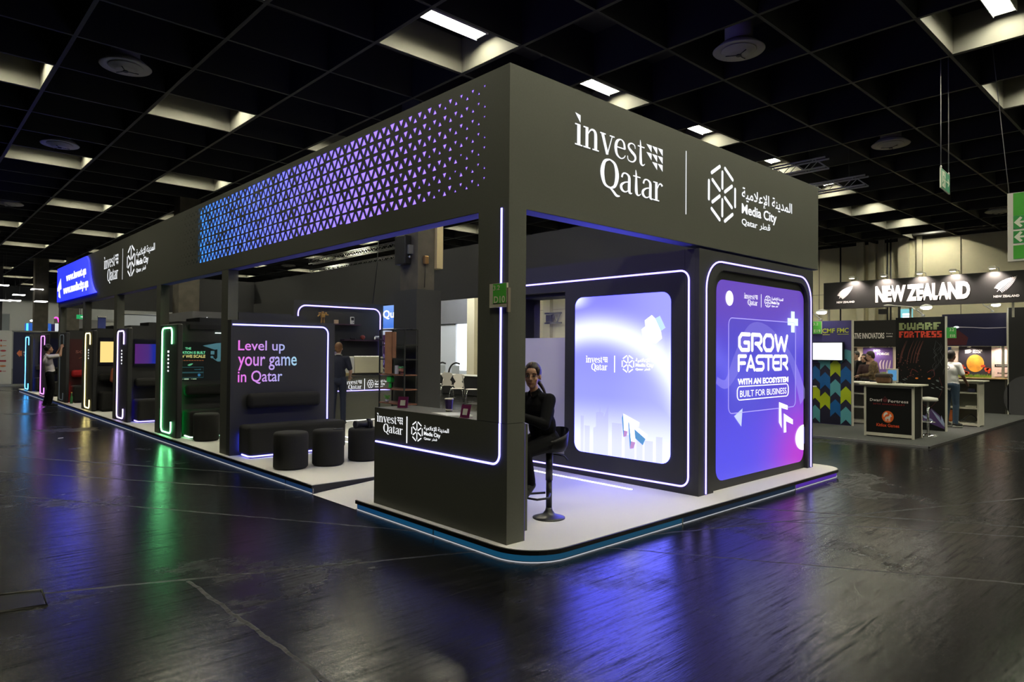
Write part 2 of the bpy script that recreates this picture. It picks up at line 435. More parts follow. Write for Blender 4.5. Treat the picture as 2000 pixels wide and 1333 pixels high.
struct('wall_back', MB().box(-26, 44, 61.7, 62, 0, 7.25), mat('grey_hall_wall', (.30, .31, .32), .8))
struct('wall_left', MB().box(-26, -25.7, -16, 62, 0, 7.25), MC['grey_hall_wall'])
struct('wall_front', MB().box(-26, 44, -16, -15.7, 0, 7.25), MC['grey_hall_wall'])

# ---------------------------------------------------------------- lamps in the coffers
TUBE = emit('fluorescent_tube', TUBE_COL, TUBE_STRENGTH)
named = {(1, 2): 'bright fluorescent ceiling light directly above the booth corner', (3, 2): 'fluorescent ceiling light over the middle of the front fascia',
         (5, 2): 'small bright ceiling light just behind the front fascia, third from the booth corner', (7, 2): 'tiny bright ceiling light above the right end of the front fascia',
         (4, -2): 'bright ceiling light cut by the top right edge of the picture'}
proto = None
for i, j in lit:
    x, y = (gx(i)+gx(i+1))/2, (gy(j)+gy(j+1))/2
    if proto is None:
        t = thing('ceiling_light', 'fluorescent ceiling light hidden up inside a lit coffer of the black ceiling', 'ceiling light', (0, 0, 6.8), 'fluorescent lights in the ceiling coffers')
        part('housing', MB().box(-.68, .68, -.14, .14, 6.90, 6.98).box(-.68, .68, -.152, -.14, 6.832, 6.98).box(-.68, .68, .14, .152, 6.832, 6.98).box(-.68, -.66, -.14, .14, 6.85, 6.90).box(.66, .68, -.14, .14, 6.85, 6.90), WHT, t)
        part('tube', MB().box(-.62, .62, -.10, .10, 6.872, 6.898), TUBE, t)
        for sx in (-.5, .5): part('hanger', MB().cyl((sx, 0, 6.98), (sx, 0, 7.245), .008, n=6), INK, t)
        t.location = (x, y, 6.8); proto = t
    else: t = dup(proto, (x, y, 6.8))
    t['label'] = named.get((i, j), 'fluorescent ceiling light hidden up inside a lit coffer of the black ceiling')

# ---------------------------------------------------------------- round air diffusers
DIFF = mat('dusty_white_metal', (.42, .40, .34), .55)
dp = None
for (i, j), lab in {(-1, 5): 'round ceiling air diffuser at upper left, largest of the left row', (-1, 9): 'round ceiling air diffuser, second down the left row', (-1, 15): 'small round air diffuser at the far left edge of the ceiling',
                    (3, 0): 'large round ceiling air diffuser on a duct above the front fascia', (7, 0): 'round ceiling air diffuser left of the hanging exit sign', (13, 0): 'round air diffuser half behind the big green hanging sign',
                    (7, 21): 'round air diffuser seen below the fascia, above the trusses'}.items():
    x, y = (gx(i)+gx(i+1))/2, (gy(j)+gy(j+1))/2
    if dp is None:
        t = thing('air_diffuser', lab, 'air vent', (0, 0, 6.5))
        part('duct', MB().cyl((0, 0, 6.62), (0, 0, 7.245), .215, n=28), DIFF, t)
        part('flange', MB().lathe((0, 0, 6.5), [(.24, .03), (.39, 0), (.40, .012), (.26, .13), (.215, .14)], 40), DIFF, t)
        k = part('core', MB().lathe((0, 0, 6.44), [(.02, .0), (.14, .0), (.17, .012), (.20, .05), (.26, .06), (.27, .07), (.22, .10)], 36), DIFF, t)
        kb = MB().cyl((0, 0, 6.42), (0, 0, 6.445), .04, n=14)
        for a in (0, 2.1, 4.2): kb.tube([(0, 0, 6.435), (.2*math.cos(a), .2*math.sin(a), 6.44)], .008, 5)
        part('bracket', kb, INK, k)
        dp = t; t.location = (x, y, 6.5)
    else: dup(dp, (x, y, 6.5), label=lab)

# ================================================================ the stand: platform
ZP = .1065
XP, YP = -.075, -.356
def arc(cx, cy, r, a0, a1, n=10): return [(cx+r*math.cos(math.radians(a0+(a1-a0)*k/n)), cy+r*math.sin(math.radians(a0+(a1-a0)*k/n))) for k in range(n+1)]
def outline_a(o=0): return [(XP+o, 2.3), *arc(XP+.42, YP+.42, .42-o, 180, 270), *arc(6.1-.3, YP+.3, .3-o, 270, 360), (6.1-o, 2.3)]
OA = outline_a()
OB = [(XP, 27.6), (XP, 3.3), (6.1, 3.3), (6.1, 27.6)]
OC = [(1.35, 3.3), (1.35, 2.3), (6.1, 2.3), (6.1, 3.3)]
pf = thing('exhibition_platform', 'low carpeted stand platform with black edge and blue glowing plinth', 'platform', (2.9, 8, 0))
for o in (OA, OB, OC): part('edge_trim', MB().prism(o, (0, 0, .066), (1, 0, 0), (0, 1, 0), (0, 0, 1), .036), TRIM, pf)
mb = MB()
for o in (outline_a(.012), [(XP+.012, 27.59), (XP+.012, 3.312), (6.09, 3.3), (6.09, 27.59)], [(1.35, 3.3), (1.35, 2.3), (6.1, 2.3), (6.1, 3.3)]):
    mb.prism(o, (0, 0, .102), (1, 0, 0), (0, 1, 0), (0, 0, 1), ZP-.102)
part('carpet', mb, CARPET, pf)
mb = MB()
for o in (outline_a(.03), [(XP+.03, 27.57), (XP+.03, 3.31), (6.05, 3.31), (6.05, 27.57)]): mb.prism(o, (0, 0, 0), (1, 0, 0), (0, 1, 0), (0, 0, 1), .066)
part('plinth', mb, INK, pf)
part('ramp', MB().poly([(XP, 2.302, .004), (XP, 3.298, .004), (1.35, 3.298, ZP), (1.35, 2.302, ZP)]).poly([(XP, 2.302, 0), (XP, 2.302, .004), (1.35, 2.302, ZP), (1.35, 2.302, 0)]).poly([(XP, 3.298, 0), (1.35, 3.298, 0), (1.35, 3.298, ZP), (XP, 3.298, .004)]), CARPET, pf)
def band(pts, z0, z1, th=.006):
    mb = MB(); n = len(pts); P = [Vector((*p, 0)) for p in pts]; N = []
    for i in range(n):
        d = (P[min(i+1, n-1)]-P[max(i-1, 0)]).normalized(); N.append(Vector((d.y, -d.x, 0)))
    for i in range(n-1):
        a, b = P[i]+N[i]*th, P[i+1]+N[i+1]*th
        mb.poly([(a.x, a.y, z0), (b.x, b.y, z0), (b.x, b.y, z1), (a.x, a.y, z1)], True)
    return mb
IA = outline_a(.03)
corner = [(XP+.03, 2.298), (XP+.03, 1.2)] + IA[1:12] + [(2.05, YP+.03)]
for nm, pts, m in (('plinth_light', corner, emit_ramp('plinth_teal', 1, [(-9, (.004, .035, .10)), (-8.2, (.010, .10, .20)), (-6.5, (.010, .10, .22)), (-5.7, (.008, .07, .20))], .55)),
                   ('plinth_light', [(2.06, YP+.03), (4.55, YP+.03)], emit('plinth_navy', (.006, .02, .05), .7)),
                   ('plinth_light', [(4.57, YP+.03)] + IA[12:-1] + [(6.07, 2.2)], emit('plinth_violet', (.07, .02, .32), 1.0)),
                   ('plinth_light', [(XP+.03, 27.5), (XP+.03, 3.31)], emit_ramp('plinth_dark_blue', 1, [(-5, (.010, .035, .10)), (-2, (.008, .02, .06)), (2, (.008, .016, .04)), (10, (.01, .02, .09)), (20, (.012, .02, .09))], .9))):
    part(nm, band(pts, .012, .064), m, pf)
EDGEW = emit('white_edge_profile', (.85, .88, .95), .55)
for pts in ([(XP+.03, 2.298), (XP+.03, 1.2)] + IA[1:-1] + [(6.07, 2.2)], [(XP+.03, 27.5), (XP+.03, 3.31)]):
    part('edge_profile', band(pts, 0, .009, .012), EDGEW, pf)
mb = MB()
for y in (.93, 3.315, 4.05, 7.6, 11.2, 14.8, 18.4, 22): mb.box(XP+.018, XP+.03, y-.006, y+.006, 0, .066)
for x in (2.055, 4.56): mb.box(x-.008, x+.008, YP+.016, YP+.03, 0, .066)
part('joint_cover', mb, ALU, pf)

# ---------------------------------------------------------------- overhead fascia
ZB, ZT, LA, LB, TH = 2.9, 4.09, 6.04, 20.06, .165
fa = thing('overhead_fascia', 'deep charcoal overhead fascia ring of the corner stand with lit triangle pattern', 'fascia', (0, 0, ZB))
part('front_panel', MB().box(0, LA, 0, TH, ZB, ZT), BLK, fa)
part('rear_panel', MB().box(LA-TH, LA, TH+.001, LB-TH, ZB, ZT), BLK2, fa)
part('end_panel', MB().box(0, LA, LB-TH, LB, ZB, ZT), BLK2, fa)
SOF = mat('soffit_blue_light_tint', (.10, .11, .46), .6)  # blue light from the screens on the underside, put into the base colour
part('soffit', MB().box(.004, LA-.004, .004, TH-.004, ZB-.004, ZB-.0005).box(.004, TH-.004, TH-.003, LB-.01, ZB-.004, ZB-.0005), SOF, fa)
Y0, Y1, Z0, ROWS, HB = TH, 9.275, 3.10, 7, .08
RH = .133
mb = MB()
mb.box(0, TH, Y1, LB-TH-.001, ZB, ZT)
mb.box(0, TH, TH, Y1, ZB, Z0); mb.box(0, TH, TH, Y1, Z0+ROWS*RH, ZT)
part('side_panel', mb, BLK, fa)
mb = MB(); mb.recalc = False
random.seed(11)
nc = int((Y1-Y0)/HB)-1
base = (Y1-Y0)/(nc+1)
def strength(y):
    if y < 2.6: s = .15+.62*max(0, (y-.2)/2.4)**.75
    elif y < 7.6: s = .78
    else: s = max(0, .36*(9.15-y)/1.55)
    return s
def P3(p, d=0): return (d, p[0], p[1])
for r in range(ROWS):
    zb, zt = Z0+r*RH, Z0+(r+1)*RH
    yb = [(Y0, zb)]; 
    for c in range(-1, nc+2):
        up = (c+r) % 2 == 0
        ya, ym, yc = Y0+c*base, Y0+(c+1)*base, Y0+(c+2)*base
        T = [(ya, zb), (yc, zb), (ym, zt)] if up else [(ya, zt), (ym, zb), (yc, zt)]
        T = [(min(max(p[0], Y0), Y1), p[1]) for p in T]
        if abs((T[1][0]-T[0][0])*(T[2][1]-T[0][1])-(T[2][0]-T[0][0])*(T[1][1]-T[0][1])) < 1e-6: continue
        cy, cz = sum(p[0] for p in T)/3, sum(p[1] for p in T)/3
        s = strength(cy)*random.uniform(.86, 1.04)
        if random.random() < .12: s *= .72
        s = min(s, .81)
        edge = c <= 0 or c >= nc
        if s < .06 or edge: mb.poly([P3(p) for p in T][::-1]); continue
        I = [(cy+(p[0]-cy)*s, cz+(p[1]-cz)*s) for p in T]
        for k in range(3):
            a, b, c2, d = T[k], T[(k+1) % 3], I[(k+1) % 3], I[k]
            mb.poly([P3(a), P3(d), P3(c2), P3(b)])
            mb.poly([P3(d), P3(d,   .012), P3(c2,   .012), P3(c2)])
part('perforated_panel', mb, BLK, fa)
part('light_box', MB().box(.03, .06, .22, 7.62, Z0+.004, Z0+ROWS*RH-.004), emit_ramp('triangle_glow', 1, [(.2, (.46, .25, 1.5)), (2.0, (.38, .22, 1.5)), (3.6, (.27, .20, 1.5)), (4.8, (.17, .20, 1.5)), (6.0, (.11, .23, 1.4)), (7.0, (.07, .26, 1.2)), (7.62, (.05, .29, 1.0))], 1.5), fa, label='light box glowing from violet to blue')
part('light_box', MB().box(.03, .06, 7.64, 9.27, Z0+.004, Z0+ROWS*RH-.004), emit('triangle_dim', (.03, .07, .11), .8), fa, label='dim end of the light box')
def logos(parent, fit, a, b, c, d, z, m=None):
    """the two names: a..d = horizontal spans (invest, divider, emblem, city text), z = their heights"""
    m = m or LETTER
    part('lettering', fit(MB(), logo_invest(), *a, *z[0]), m, parent)
    part('divider', fit(MB(), rect(0, 0, 1, 1), *b, *z[1]), m, parent)
    part('emblem', fit(MB(), logo_hex(), *c, *z[2]), m, parent)
    (l, r), (z0, z1) = d, z[3]
    for sh, u0, u1, v0, v1 in city_text(): part('lettering', fit(MB(), sh, l+(r-l)*u0, l+(r-l)*u1, z0+(z1-z0)*v0, z0+(z1-z0)*v1), m, parent)
FX = lambda x: (lambda mb, sh, l, r, z0, z1: mb.fit_x(sh, x, l, r, z0, z1))
FY = lambda y: (lambda mb, sh, l, r, z0, z1: mb.fit_y(sh, y, l, r, z0, z1))
logos(fa, FY(-.006), (.80, 2.18), (2.605, 2.62), (3.06, 3.69), (3.83, 5.19), ((3.20, 3.875), (3.205, 3.90), (3.225, 3.885), (3.245, 3.72)))
logos(fa, FX(-.006), (14.24, 12.89), (12.52, 12.50), (12.13, 11.48), (11.39, 10.08), ((3.19, 3.86), (3.2, 3.88), (3.215, 3.875), (3.25, 3.74)))

# curved LED screen at the far end of the side fascia
sc = thing('led_screen', 'blue LED screen with two white web addresses at the left end of the fascia', 'screen', (-.03, 18, 3.05))
cv = spl([(16.05, 4.055), (15.85, 3.93), (15.72, 3.75), (15.58, 3.5), (15.40, 3.3), (15.18, 3.15), (14.94, 3.065)], 4)
part('display', MB().prism([(20.05, 3.065), (20.05, 4.055)]+cv, (-.001, 0, 0), (0, 1, 0), (0, 0, 1), (-1, 0, 0), .04), emit_ramp('led_blue', 1, [(-3.2, (.16, .18, 5.0)), (-2.2, (.05, .07, 5.0)), (0, (.03, .05, 4.6)), (2.2, (.03, .05, 4.2))], 1.1), sc)
W1 = emit('screen_white', (1, 1, 1), 1.8)
part('lettering', MB().fit_x(text('www.invest.qa', .04), -.048, 18.65, 16.0, 3.52, 3.80), W1, sc)
part('lettering', MB().fit_x(text('www.mediacity.qa', .04), -.048, 19.05, 15.72, 3.17, 3.48), W1, sc)
part('mark', MB().fit_x(pl((0, .55), (.8, 1), (1, .45), (.55, .42), (.8, 0), (.3, .1), (.35, .40), (0, .38)), -.048, 19.95, 19.35, 3.15, 3.74), W1, sc)

# ---------------------------------------------------------------- posts
cc = thing('corner_column', 'broad charcoal corner column with a vertical glowing light line', 'column', (.1, .2, ZP))
part('shaft', MB().box(.0, .2, 0, .39, 1.102, ZB), BLK, cc)
part('light_strip', MB().box(-.006, .003, .079, .097, 1.10, ZB-.006), STRIPB, cc)
posts = [(6.24, 'nearest square post on the left side, at the Level up panel'), (9.66, 'square post beside the green lit pod'), (12.95, 'square post beside the violet lit pod with a dark screen'),
         (16.3, 'square post beside the yellow lit pod'), (19.72, 'square post at the far left end of the fascia, behind the photographer')]
pp = None
for y, lab in posts:
    if pp is None: pp = solo('square_post', MB().box(0, .15, 0, .27, ZP, ZB-.005), BLK, lab, 'post', (0, 0, 0), 'square posts under the side fascia'); pp.location = (0, y, 0)
    else: dup(pp, (0, y, 0), label=lab)

# ---------------------------------------------------------------- reception counter
ct = thing('reception_counter', 'charcoal reception counter with white logos and a blue light line', 'counter', (.2, 1.1, ZP))
part('body', MB().box(0, .2, 0, 2.05, ZP, 1.098), BLK, ct)
part('back_box', MB().box(.201, .45, .22, 2.0, ZP, 1.05), BLK, ct)
part('top', MB().box(.2, .46, .40, 2.05, 1.075, 1.1).box(.003, .2, .4, 2.045, 1.098, 1.1005), mat('counter_top', (.07, .07, .068), .35), ct)
pts = [(-.003, 2.02, .751), (-.003, .18, .751)] + [(-.003, .18-.09*math.sin(math.radians(a)), .841-.09*math.cos(math.radians(a))) for a in range(10, 91, 10)] + [(-.003, .09, 1.097)]
part('light_strip', MB().tube(pts, .0095, 8), STRIPB, ct)
logos(ct, FX(-.004), (2.0, 1.522), (1.458, 1.442), (1.373, 1.186), (1.163, .78), ((.842, 1.048), (.79, 1.05), (.825, 1.016), (.852, .99)))
part('edge_strip', MB().box(.2, .206, -.0, .006, ZP, 1.09), emit('edge_violet', (.12, .08, .5), .35), ct)
# ================================================================ screens and the light tower
def glow(name, col, st, a):
    """printed or displayed light shape that lets part of the display behind through"""
    if name in MC: return MC[name]
    m = bpy.data.materials.new(name); m.use_nodes = True; nt = m.node_tree; nt.nodes.clear(); MC[name] = m
    o = nt.nodes.new('ShaderNodeOutputMaterial'); x = nt.nodes.new('ShaderNodeMixShader'); t = nt.nodes.new('ShaderNodeBsdfTransparent'); e = nt.nodes.new('ShaderNodeEmission')
    e.inputs[0].default_value = (*col, 1); e.inputs[1].default_value = st; x.inputs[0].default_value = a
    nt.links.new(t.outputs[0], x.inputs[1]); nt.links.new(e.outputs[0], x.inputs[2]); nt.links.new(x.outputs[0], o.inputs[0]); return m
def screen_mat(name, ax, lo, sc, z0, h, build, st):
    m, nt, b = nodes(name); N, L = nt.nodes, nt.links; MC[name] = m
    b.inputs['Base Color'].default_value = (.01, .01, .01, 1); b.inputs['Roughness'].default_value = .3
    tc = N.new('ShaderNodeTexCoord'); sp = N.new('ShaderNodeSeparateXYZ'); L.new(tc.outputs['Object'], sp.inputs[0])
    def M(op, a, c=None, e=None):
        q = N.new('ShaderNodeMath'); q.operation = op
        for k, v in enumerate((a, c, e)):
            if v is None: continue
            if isinstance(v, (int, float)): q.inputs[k].default_value = v
            else: L.new(v, q.inputs[k])
        return q.outputs[0]
    u = M('MULTIPLY', M('SUBTRACT', sp.outputs[ax], lo), sc); v = M('MULTIPLY', M('SUBTRACT', sp.outputs[2], z0), 1/h)
    def mix(f, a, c):
        q = N.new('ShaderNodeMix'); q.data_type = 'RGBA'; q.clamp_factor = True
        L.new(f, q.inputs['Factor'])
        for k, w in (('A', a), ('B', c)):
            s = q.inputs[6 if k == 'A' else 7]
            if isinstance(w, tuple): s.default_value = (*w, 1)
            else: L.new(w, s)
        return q.outputs[2]
    nz = N.new('ShaderNodeTexNoise'); nz.inputs['Scale'].default_value = 1.3; nz.inputs['Detail'].default_value = 2; L.new(tc.outputs['Object'], nz.inputs['Vector'])
    L.new(build(M, mix, u, v, nz.outputs['Fac']), b.inputs['Emission Color']); b.inputs['Emission Strength'].default_value = st
    return m
def smooth(M, v, a, b):
    t = M('MULTIPLY', M('SUBTRACT', v, a), 1/(b-a)); t = M('MINIMUM', M('MAXIMUM', t, 0), 1)
    return M('MULTIPLY', M('MULTIPLY', t, t), M('SUBTRACT', 3, M('MULTIPLY', t, 2)))
def gauss(M, d, w): return M('POWER', 2.718, M('MULTIPLY', M('MULTIPLY', M('DIVIDE', d, w), M('DIVIDE', d, w)), -1))

# --- GROW FASTER tower
tw = thing('screen_tower', 'charcoal light tower with arched violet light line around the GROW FASTER screen', 'display tower', (4.3, .1, ZP))
a_ = [(2.84, ZP), (2.84, 2.86), (5.79, 2.86), (5.79, ZP), (5.625, ZP)] + arc(5.625-.26, 2.40, .26, 0, 90, 8) + arc(3.15+.26, 2.40, .26, 90, 180, 8) + [(3.15, ZP)]
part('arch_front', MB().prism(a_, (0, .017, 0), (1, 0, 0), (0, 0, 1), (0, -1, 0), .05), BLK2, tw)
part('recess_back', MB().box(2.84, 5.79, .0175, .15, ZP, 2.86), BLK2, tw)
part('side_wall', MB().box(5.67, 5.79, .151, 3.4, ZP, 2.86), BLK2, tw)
ar = [(2.985, -.036, ZP+.01), (2.985, -.036, 2.42)] + [(x, -.036, z) for x, z in arc(2.985+.33, 2.42, .33, 180, 90, 8)] + [(x, -.036, z) for x, z in arc(5.72-.33, 2.42, .33, 90, 0, 8)] + [(5.72, -.036, ZP+.01)]
part('light_strip', MB().tube(ar, .0095, 8), STRIP, tw)
X0, X1, Z0s, Z1s = 3.286, 5.589, .207, 2.557
sx = lambda u: X0+u*(X1-X0)
sz = lambda v: Z0s+v*(Z1s-Z0s)
def art2(M, mix, u, v, n):
    c = mix(smooth(M, v, .05, .95), (.085, .075, .72), (.115, .050, .42))
    c = mix(M('MULTIPLY', gauss(M, M('SUBTRACT', v, .55), .22), .75), c, (.045, .050, .60))
    d = M('SQRT', M('ADD', M('POWER', M('SUBTRACT', u, .95), 2.), M('POWER', M('SUBTRACT', v, .02), 2.)))
    c = mix(gauss(M, d, .33), c, (.42, .035, .55))
    c = mix(M('MULTIPLY', gauss(M, M('SUBTRACT', v, M('ADD', .62, M('MULTIPLY', M('SINE', M('MULTIPLY', u, 5.2)), -.14))), .10), M('MULTIPLY', n, .55)), c, (.24, .22, 1.0))
    return c
sn = thing('lightbox_screen', 'tall violet and blue screen reading GROW FASTER with an ecosystem built for business', 'screen', (4.4, .01, .2))
part('display', MB().prism(rrect(X0, Z0s, X1, Z1s, .14)[0], (0, .017, 0), (1, 0, 0), (0, 0, 1), (0, -1, 0), .006), screen_mat('grow_art', 0, X0-4.4, 1/(X1-X0), Z0s-.2, Z1s-Z0s, art2, 1.2), sn)
YS = .0085
W2 = emit('screen_text_white', (1, 1, 1), 1.5)
sk = []
random.seed(3)
x = 0
while x < 1:
    w = random.uniform(.012, .05); h = .10+.16*math.sin(PI*min(1, x+.05))*random.uniform(.35, 1.25)
    sk.append(move(rect(0, 0, w, h), x, .10)); x += w+random.uniform(-.006, .014)
sk += [pl((.55, .10), (.62, .10), (.605, .30), (.585, .36), (.565, .30))]
part('skyline', MB().shape(join(*sk), (X0, YS+.003, Z0s), (X1-X0, 0, 0), (0, 0, Z1s-Z0s)), glow('skyline_haze', (.30, .30, 1), .9, .42), sn)
part('swoosh', MB().shape(join(stroke([(0, .50, .035), (.10, .48, .05), (.22, .60, .10), (.36, .74, .10), (.55, .75, .06), (.78, .64, .05), (.90, .52, .07), (1.0, .36, .10)])), (X0, YS+.002, Z0s), (X1-X0, 0, 0), (0, 0, Z1s-Z0s)), glow('swoosh_light', (.45, .40, 1.0), 1.2, .26), sn)
fr = rrect(.116, .327, .888, .812, .035)[0]
part('glass_panel', MB().shape((fr, [list(range(len(fr)))]), (X0, YS+.001, Z0s), (X1-X0, 0, 0), (0, 0, Z1s-Z0s)), glow('glass_sheen', (.13, .13, .72), .8, .40), sn)
part('glass_edge', MB().tube([(sx(p[0]), YS, sz(p[1])) for p in fr], .006, 4, closed=True), emit('glass_edge_light', (.42, .36, 1), 1.0), sn)
gy_ = YS-.004
G = lambda: MB()
box2 = lambda mb, sh, u0, u1, v0, v1: mb.fit_y(sh, gy_, sx(u0), sx(u1), sz(v0), sz(v1))
for s, q in ((square('GROW'), (.211, .788, .640, .742)), (square('FASTER'), (.207, .789, .536, .627)), (text('WITH AN ECOSYSTEM', .045), (.207, .792, .470, .502)), (text('BUILT FOR BUSINESS', .0), (.232, .768, .406, .440))):
    part('lettering', box2(G(), s, *q), W2, sn)
part('text_frame', MB().tube([(sx(p[0]), gy_, sz(p[1])) for p in rrect(.203, .392, .792, .461, .025)[0]], .006, 4, closed=True), W2, sn)
logos(sn, lambda mb, sh, l, r, z0, z1: mb.fit_y(sh, gy_, sx(l), sx(r), sz(z0), sz(z1)), (.274, .421), (.459, .463), (.502, .575), (.583, .725), ((.881, .948), (.88, .952), (.884, .949), (.888, .945)), W2)
part('moon', box2(G(), disc(0, 0, 1, 24), .082, .160, .872, .949), emit('moon_white', (.86, .82, 1), 1.4), sn)
part('sun_glow', G().fit_y(pl(*[(1-math.cos(PI*(k/16-.5)), .5+.5*math.sin(PI*(k/16-.5))) for k in range(17)]), gy_, sx(.885), sx(.997), sz(.065), sz(.215)), glow('sun_white', (1, .92, 1), 1.4, .9), sn)
CR = lambda: join(rect(.33, 0, .67, 1), rect(0, .33, 1, .67))
part('cross', box2(G(), CR(), .782, .918, .755, .876), emit('cross_cyan', (.72, .90, 1), 1.25), sn)
part('arrow', box2(G(), join(pl((0, 1), (.62, .86), (.62, .72), (.16, .80), (.2, .15), (0, .35)), pl((.34, .62), (1, .38), (1, .22), (.5, .36), (.52, 0), (.34, 0))), .675, .852, .186, .362), emit('arrow_white', (.93, .95, 1), 1.3), sn)
part('triangle', box2(G(), join(pl((0, .62), (1, 1), (.86, .0)), ), .171, .258, .254, .348), emit('triangle_blue', (.55, .62, 1), 1.15), sn)

# --- side screen wall
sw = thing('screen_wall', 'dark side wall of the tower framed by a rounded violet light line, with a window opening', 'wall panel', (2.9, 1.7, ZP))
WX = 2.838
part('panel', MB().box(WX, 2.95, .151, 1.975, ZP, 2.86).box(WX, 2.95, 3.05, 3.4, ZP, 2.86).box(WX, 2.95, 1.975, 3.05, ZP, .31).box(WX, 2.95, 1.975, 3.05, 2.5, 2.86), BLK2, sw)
lp = [(WX-.003, 3.38, 2.625), (WX-.003, .20, 2.625)] + [(WX-.003, y, z) for y, z in arc(.205, 2.515, .11, 90, 180, 7)] + [(WX-.003, y, z) for y, z in arc(.205, .30, .11, 180, 270, 7)] + [(WX-.003, 3.38, .17)]
part('light_strip', MB().tube(lp, .0105, 8), STRIP, sw)
part('reveal', MB().box(2.951, 3.35, 2.951, 3.05, .31, 2.5).box(2.951, 3.35, 1.875, 1.974, .31, 2.5).box(2.951, 3.35, 1.875, 3.05, 2.455, 2.52), NAVY, sw)
part('frosted_panel', MB().box(2.97, 2.995, 1.976, 3.049, .312, 1.885), mat('frosted_white', (.86, .84, .85), .5), sw, label='pale frosted lower panel')
part('sill', MB().box(2.951, 3.25, 1.975, 2.95, .29, .31), BLK2, sw)
g = mat('thin_glass', (.9, .92, 1), .03, alpha=.10)
part('pane', MB().box(3.225, 3.245, 1.976, 2.95, 1.90, 2.455), g, sw)
YL, YR, z0w, z1w = 1.79, .33, .412, 2.40
wy = lambda u: YL+u*(YR-YL)
wz = lambda v: z0w+v*(z1w-z0w)
def art1(M, mix, u, v, n):
    e = M('SQRT', M('ADD', M('POWER', M('MULTIPLY', M('SUBTRACT', u, .22), .60), 2.), M('POWER', M('SUBTRACT', v, .22), 2.)))
    a = gauss(M, M('SUBTRACT', e, .565), .085)
    a = M('MAXIMUM', a, M('MULTIPLY', smooth(M, e, .50, .62), M('MULTIPLY', smooth(M, u, .45, 1.0), M('SUBTRACT', 1, smooth(M, v, .55, .80)))))
    a = M('MAXIMUM', a, M('MULTIPLY', M('SUBTRACT', 1, smooth(M, v, .05, .38)), .92))
    a = M('MAXIMUM', a, M('MULTIPLY', gauss(M, M('SUBTRACT', u, 0), .12), smooth(M, v, .9, 1.0)))
    base = mix(smooth(M, v, .25, .95), (.34, .36, 4.0), (.25, .24, 3.4))
    base = mix(M('MULTIPLY', smooth(M, u, .3, 1), .45), base, (.52, .54, 2.8))
    return mix(a, base, (1.0, 1.06, 7.5))
s1 = thing('wall_screen', 'bright white and lavender LED screen on the side wall behind the seated woman', 'screen', (2.82, 1.06, .41))
part('display', MB().prism(rrect(-YL, z0w, -YR, z1w, .12)[0], (WX, 0, 0), (0, -1, 0), (0, 0, 1), (-1, 0, 0), .008), screen_mat('city_art', 1, YL-1.06, -1/(YL-YR), z0w-.41, z1w-z0w, art1, 1.1), s1)
XS = WX-.0115
box1 = lambda mb, sh, u0, u1, v0, v1, d=0: mb.fit_x(sh, XS-d, wy(u0), wy(u1), wz(v0), wz(v1))
W3 = emit('screen_pure_white', (1, 1, 1), 2.2)
logos(s1, lambda mb, sh, l, r, z0, z1: box1(mb, sh, l, r, z0, z1, .004), (.134, .375), (.448, .455), (.527, .654), (.669, .933), ((.522, .622), (.52, .624), (.522, .628), (.536, .611)), W3)
LV = glow('tower_lavender', (.40, .38, .85), 1.1, .35)
tws = [rect(.075, 0, .11, .23), rect(.12, 0, .18, .17), pl((.22, 0), (.385, 0), (.385, .31), (.36, .27), (.335, .235), (.335, .26), (.30, .265), (.295, .30), (.29, .265), (.25, .26), (.25, .17), (.22, .16)), rect(.425, 0, .53, .205), rect(.56, 0, .66, .14), rect(.68, 0, .74, .17), rect(.76, 0, .84, .12), rect(.87, 0, .93, .15)]
part('skyline', MB().shape(join(*tws), (XS, YL, z0w+.004), (0, YR-YL, 0), (0, 0, z1w-z0w)), LV, s1)
abs1 = lambda *ps: MB().shape(join(*ps), (XS, YL, z0w), (0, YR-YL, 0), (0, 0, z1w-z0w))
off = lambda mb, d: (bmesh.ops.translate(mb.bm, verts=mb.bm.verts[:], vec=(-d, 0, 0)), mb)[1]
part('cross', off(abs1(pl((.758, .837), (.825, .867), (.858, .846), (.902, .86), (.953, .79), (.912, .772), (.923, .728), (.865, .699), (.743, .723), (.725, .783), (.762, .801))), .002), emit('cross_white', (.93, .98, 1), 2.0), s1)
part('cross_side', off(abs1(pl((.858, .846), (.902, .86), (.953, .79), (.912, .772))), .003), emit('cross_pale_cyan', (.62, .88, .98), 1.0), s1)
part('arrow', off(abs1(pl((.547, .27), (.708, .226), (.703, .199), (.599, .226), (.591, .165), (.554, .169)), pl((.605, .231), (.786, .157), (.771, .133), (.66, .185), (.673, .105), (.628, .108))), .006), W3, s1)
part('arrow_side', off(abs1(pl((.532, .244), (.547, .27), (.554, .169), (.548, .128)), pl((.599, .214), (.605, .231), (.628, .108), (.616, .061)), pl((.66, .182), (.771, .133), (.744, .093), (.668, .129))), .004), emit('arrow_blue', (.12, .36, .72), .9), s1)
part('arrow_foot', off(abs1(pl((.548, .128), (.554, .169), (.591, .168), (.579, .134)), pl((.616, .061), (.628, .108), (.673, .109), (.653, .067))), .004), emit('arrow_pink', (.62, .32, .72), .9), s1)
solo('floor_light', MB().box(2.567, 2.597, .68, 2.9, ZP, ZP+.008), emit('floor_led', (.85, .85, 1), 3.5), 'thin glowing line let into the carpet in front of the bright wall screen', 'light strip', (2.58, 1.8, ZP))
solo('floor_light', MB().box(2.39, 2.42, 5.0, 7.6, ZP, ZP+.006), MC['floor_led'], 'farther of two thin glowing lines in the carpet behind the poufs', 'light strip', (2.2, 6.9, ZP))
solo('floor_light', MB().box(2.07, 2.10, 5.0, 6.9, ZP, ZP+.006), MC['floor_led'], 'nearer of two thin glowing lines in the carpet behind the poufs', 'light strip', (2.1, 6.1, ZP))
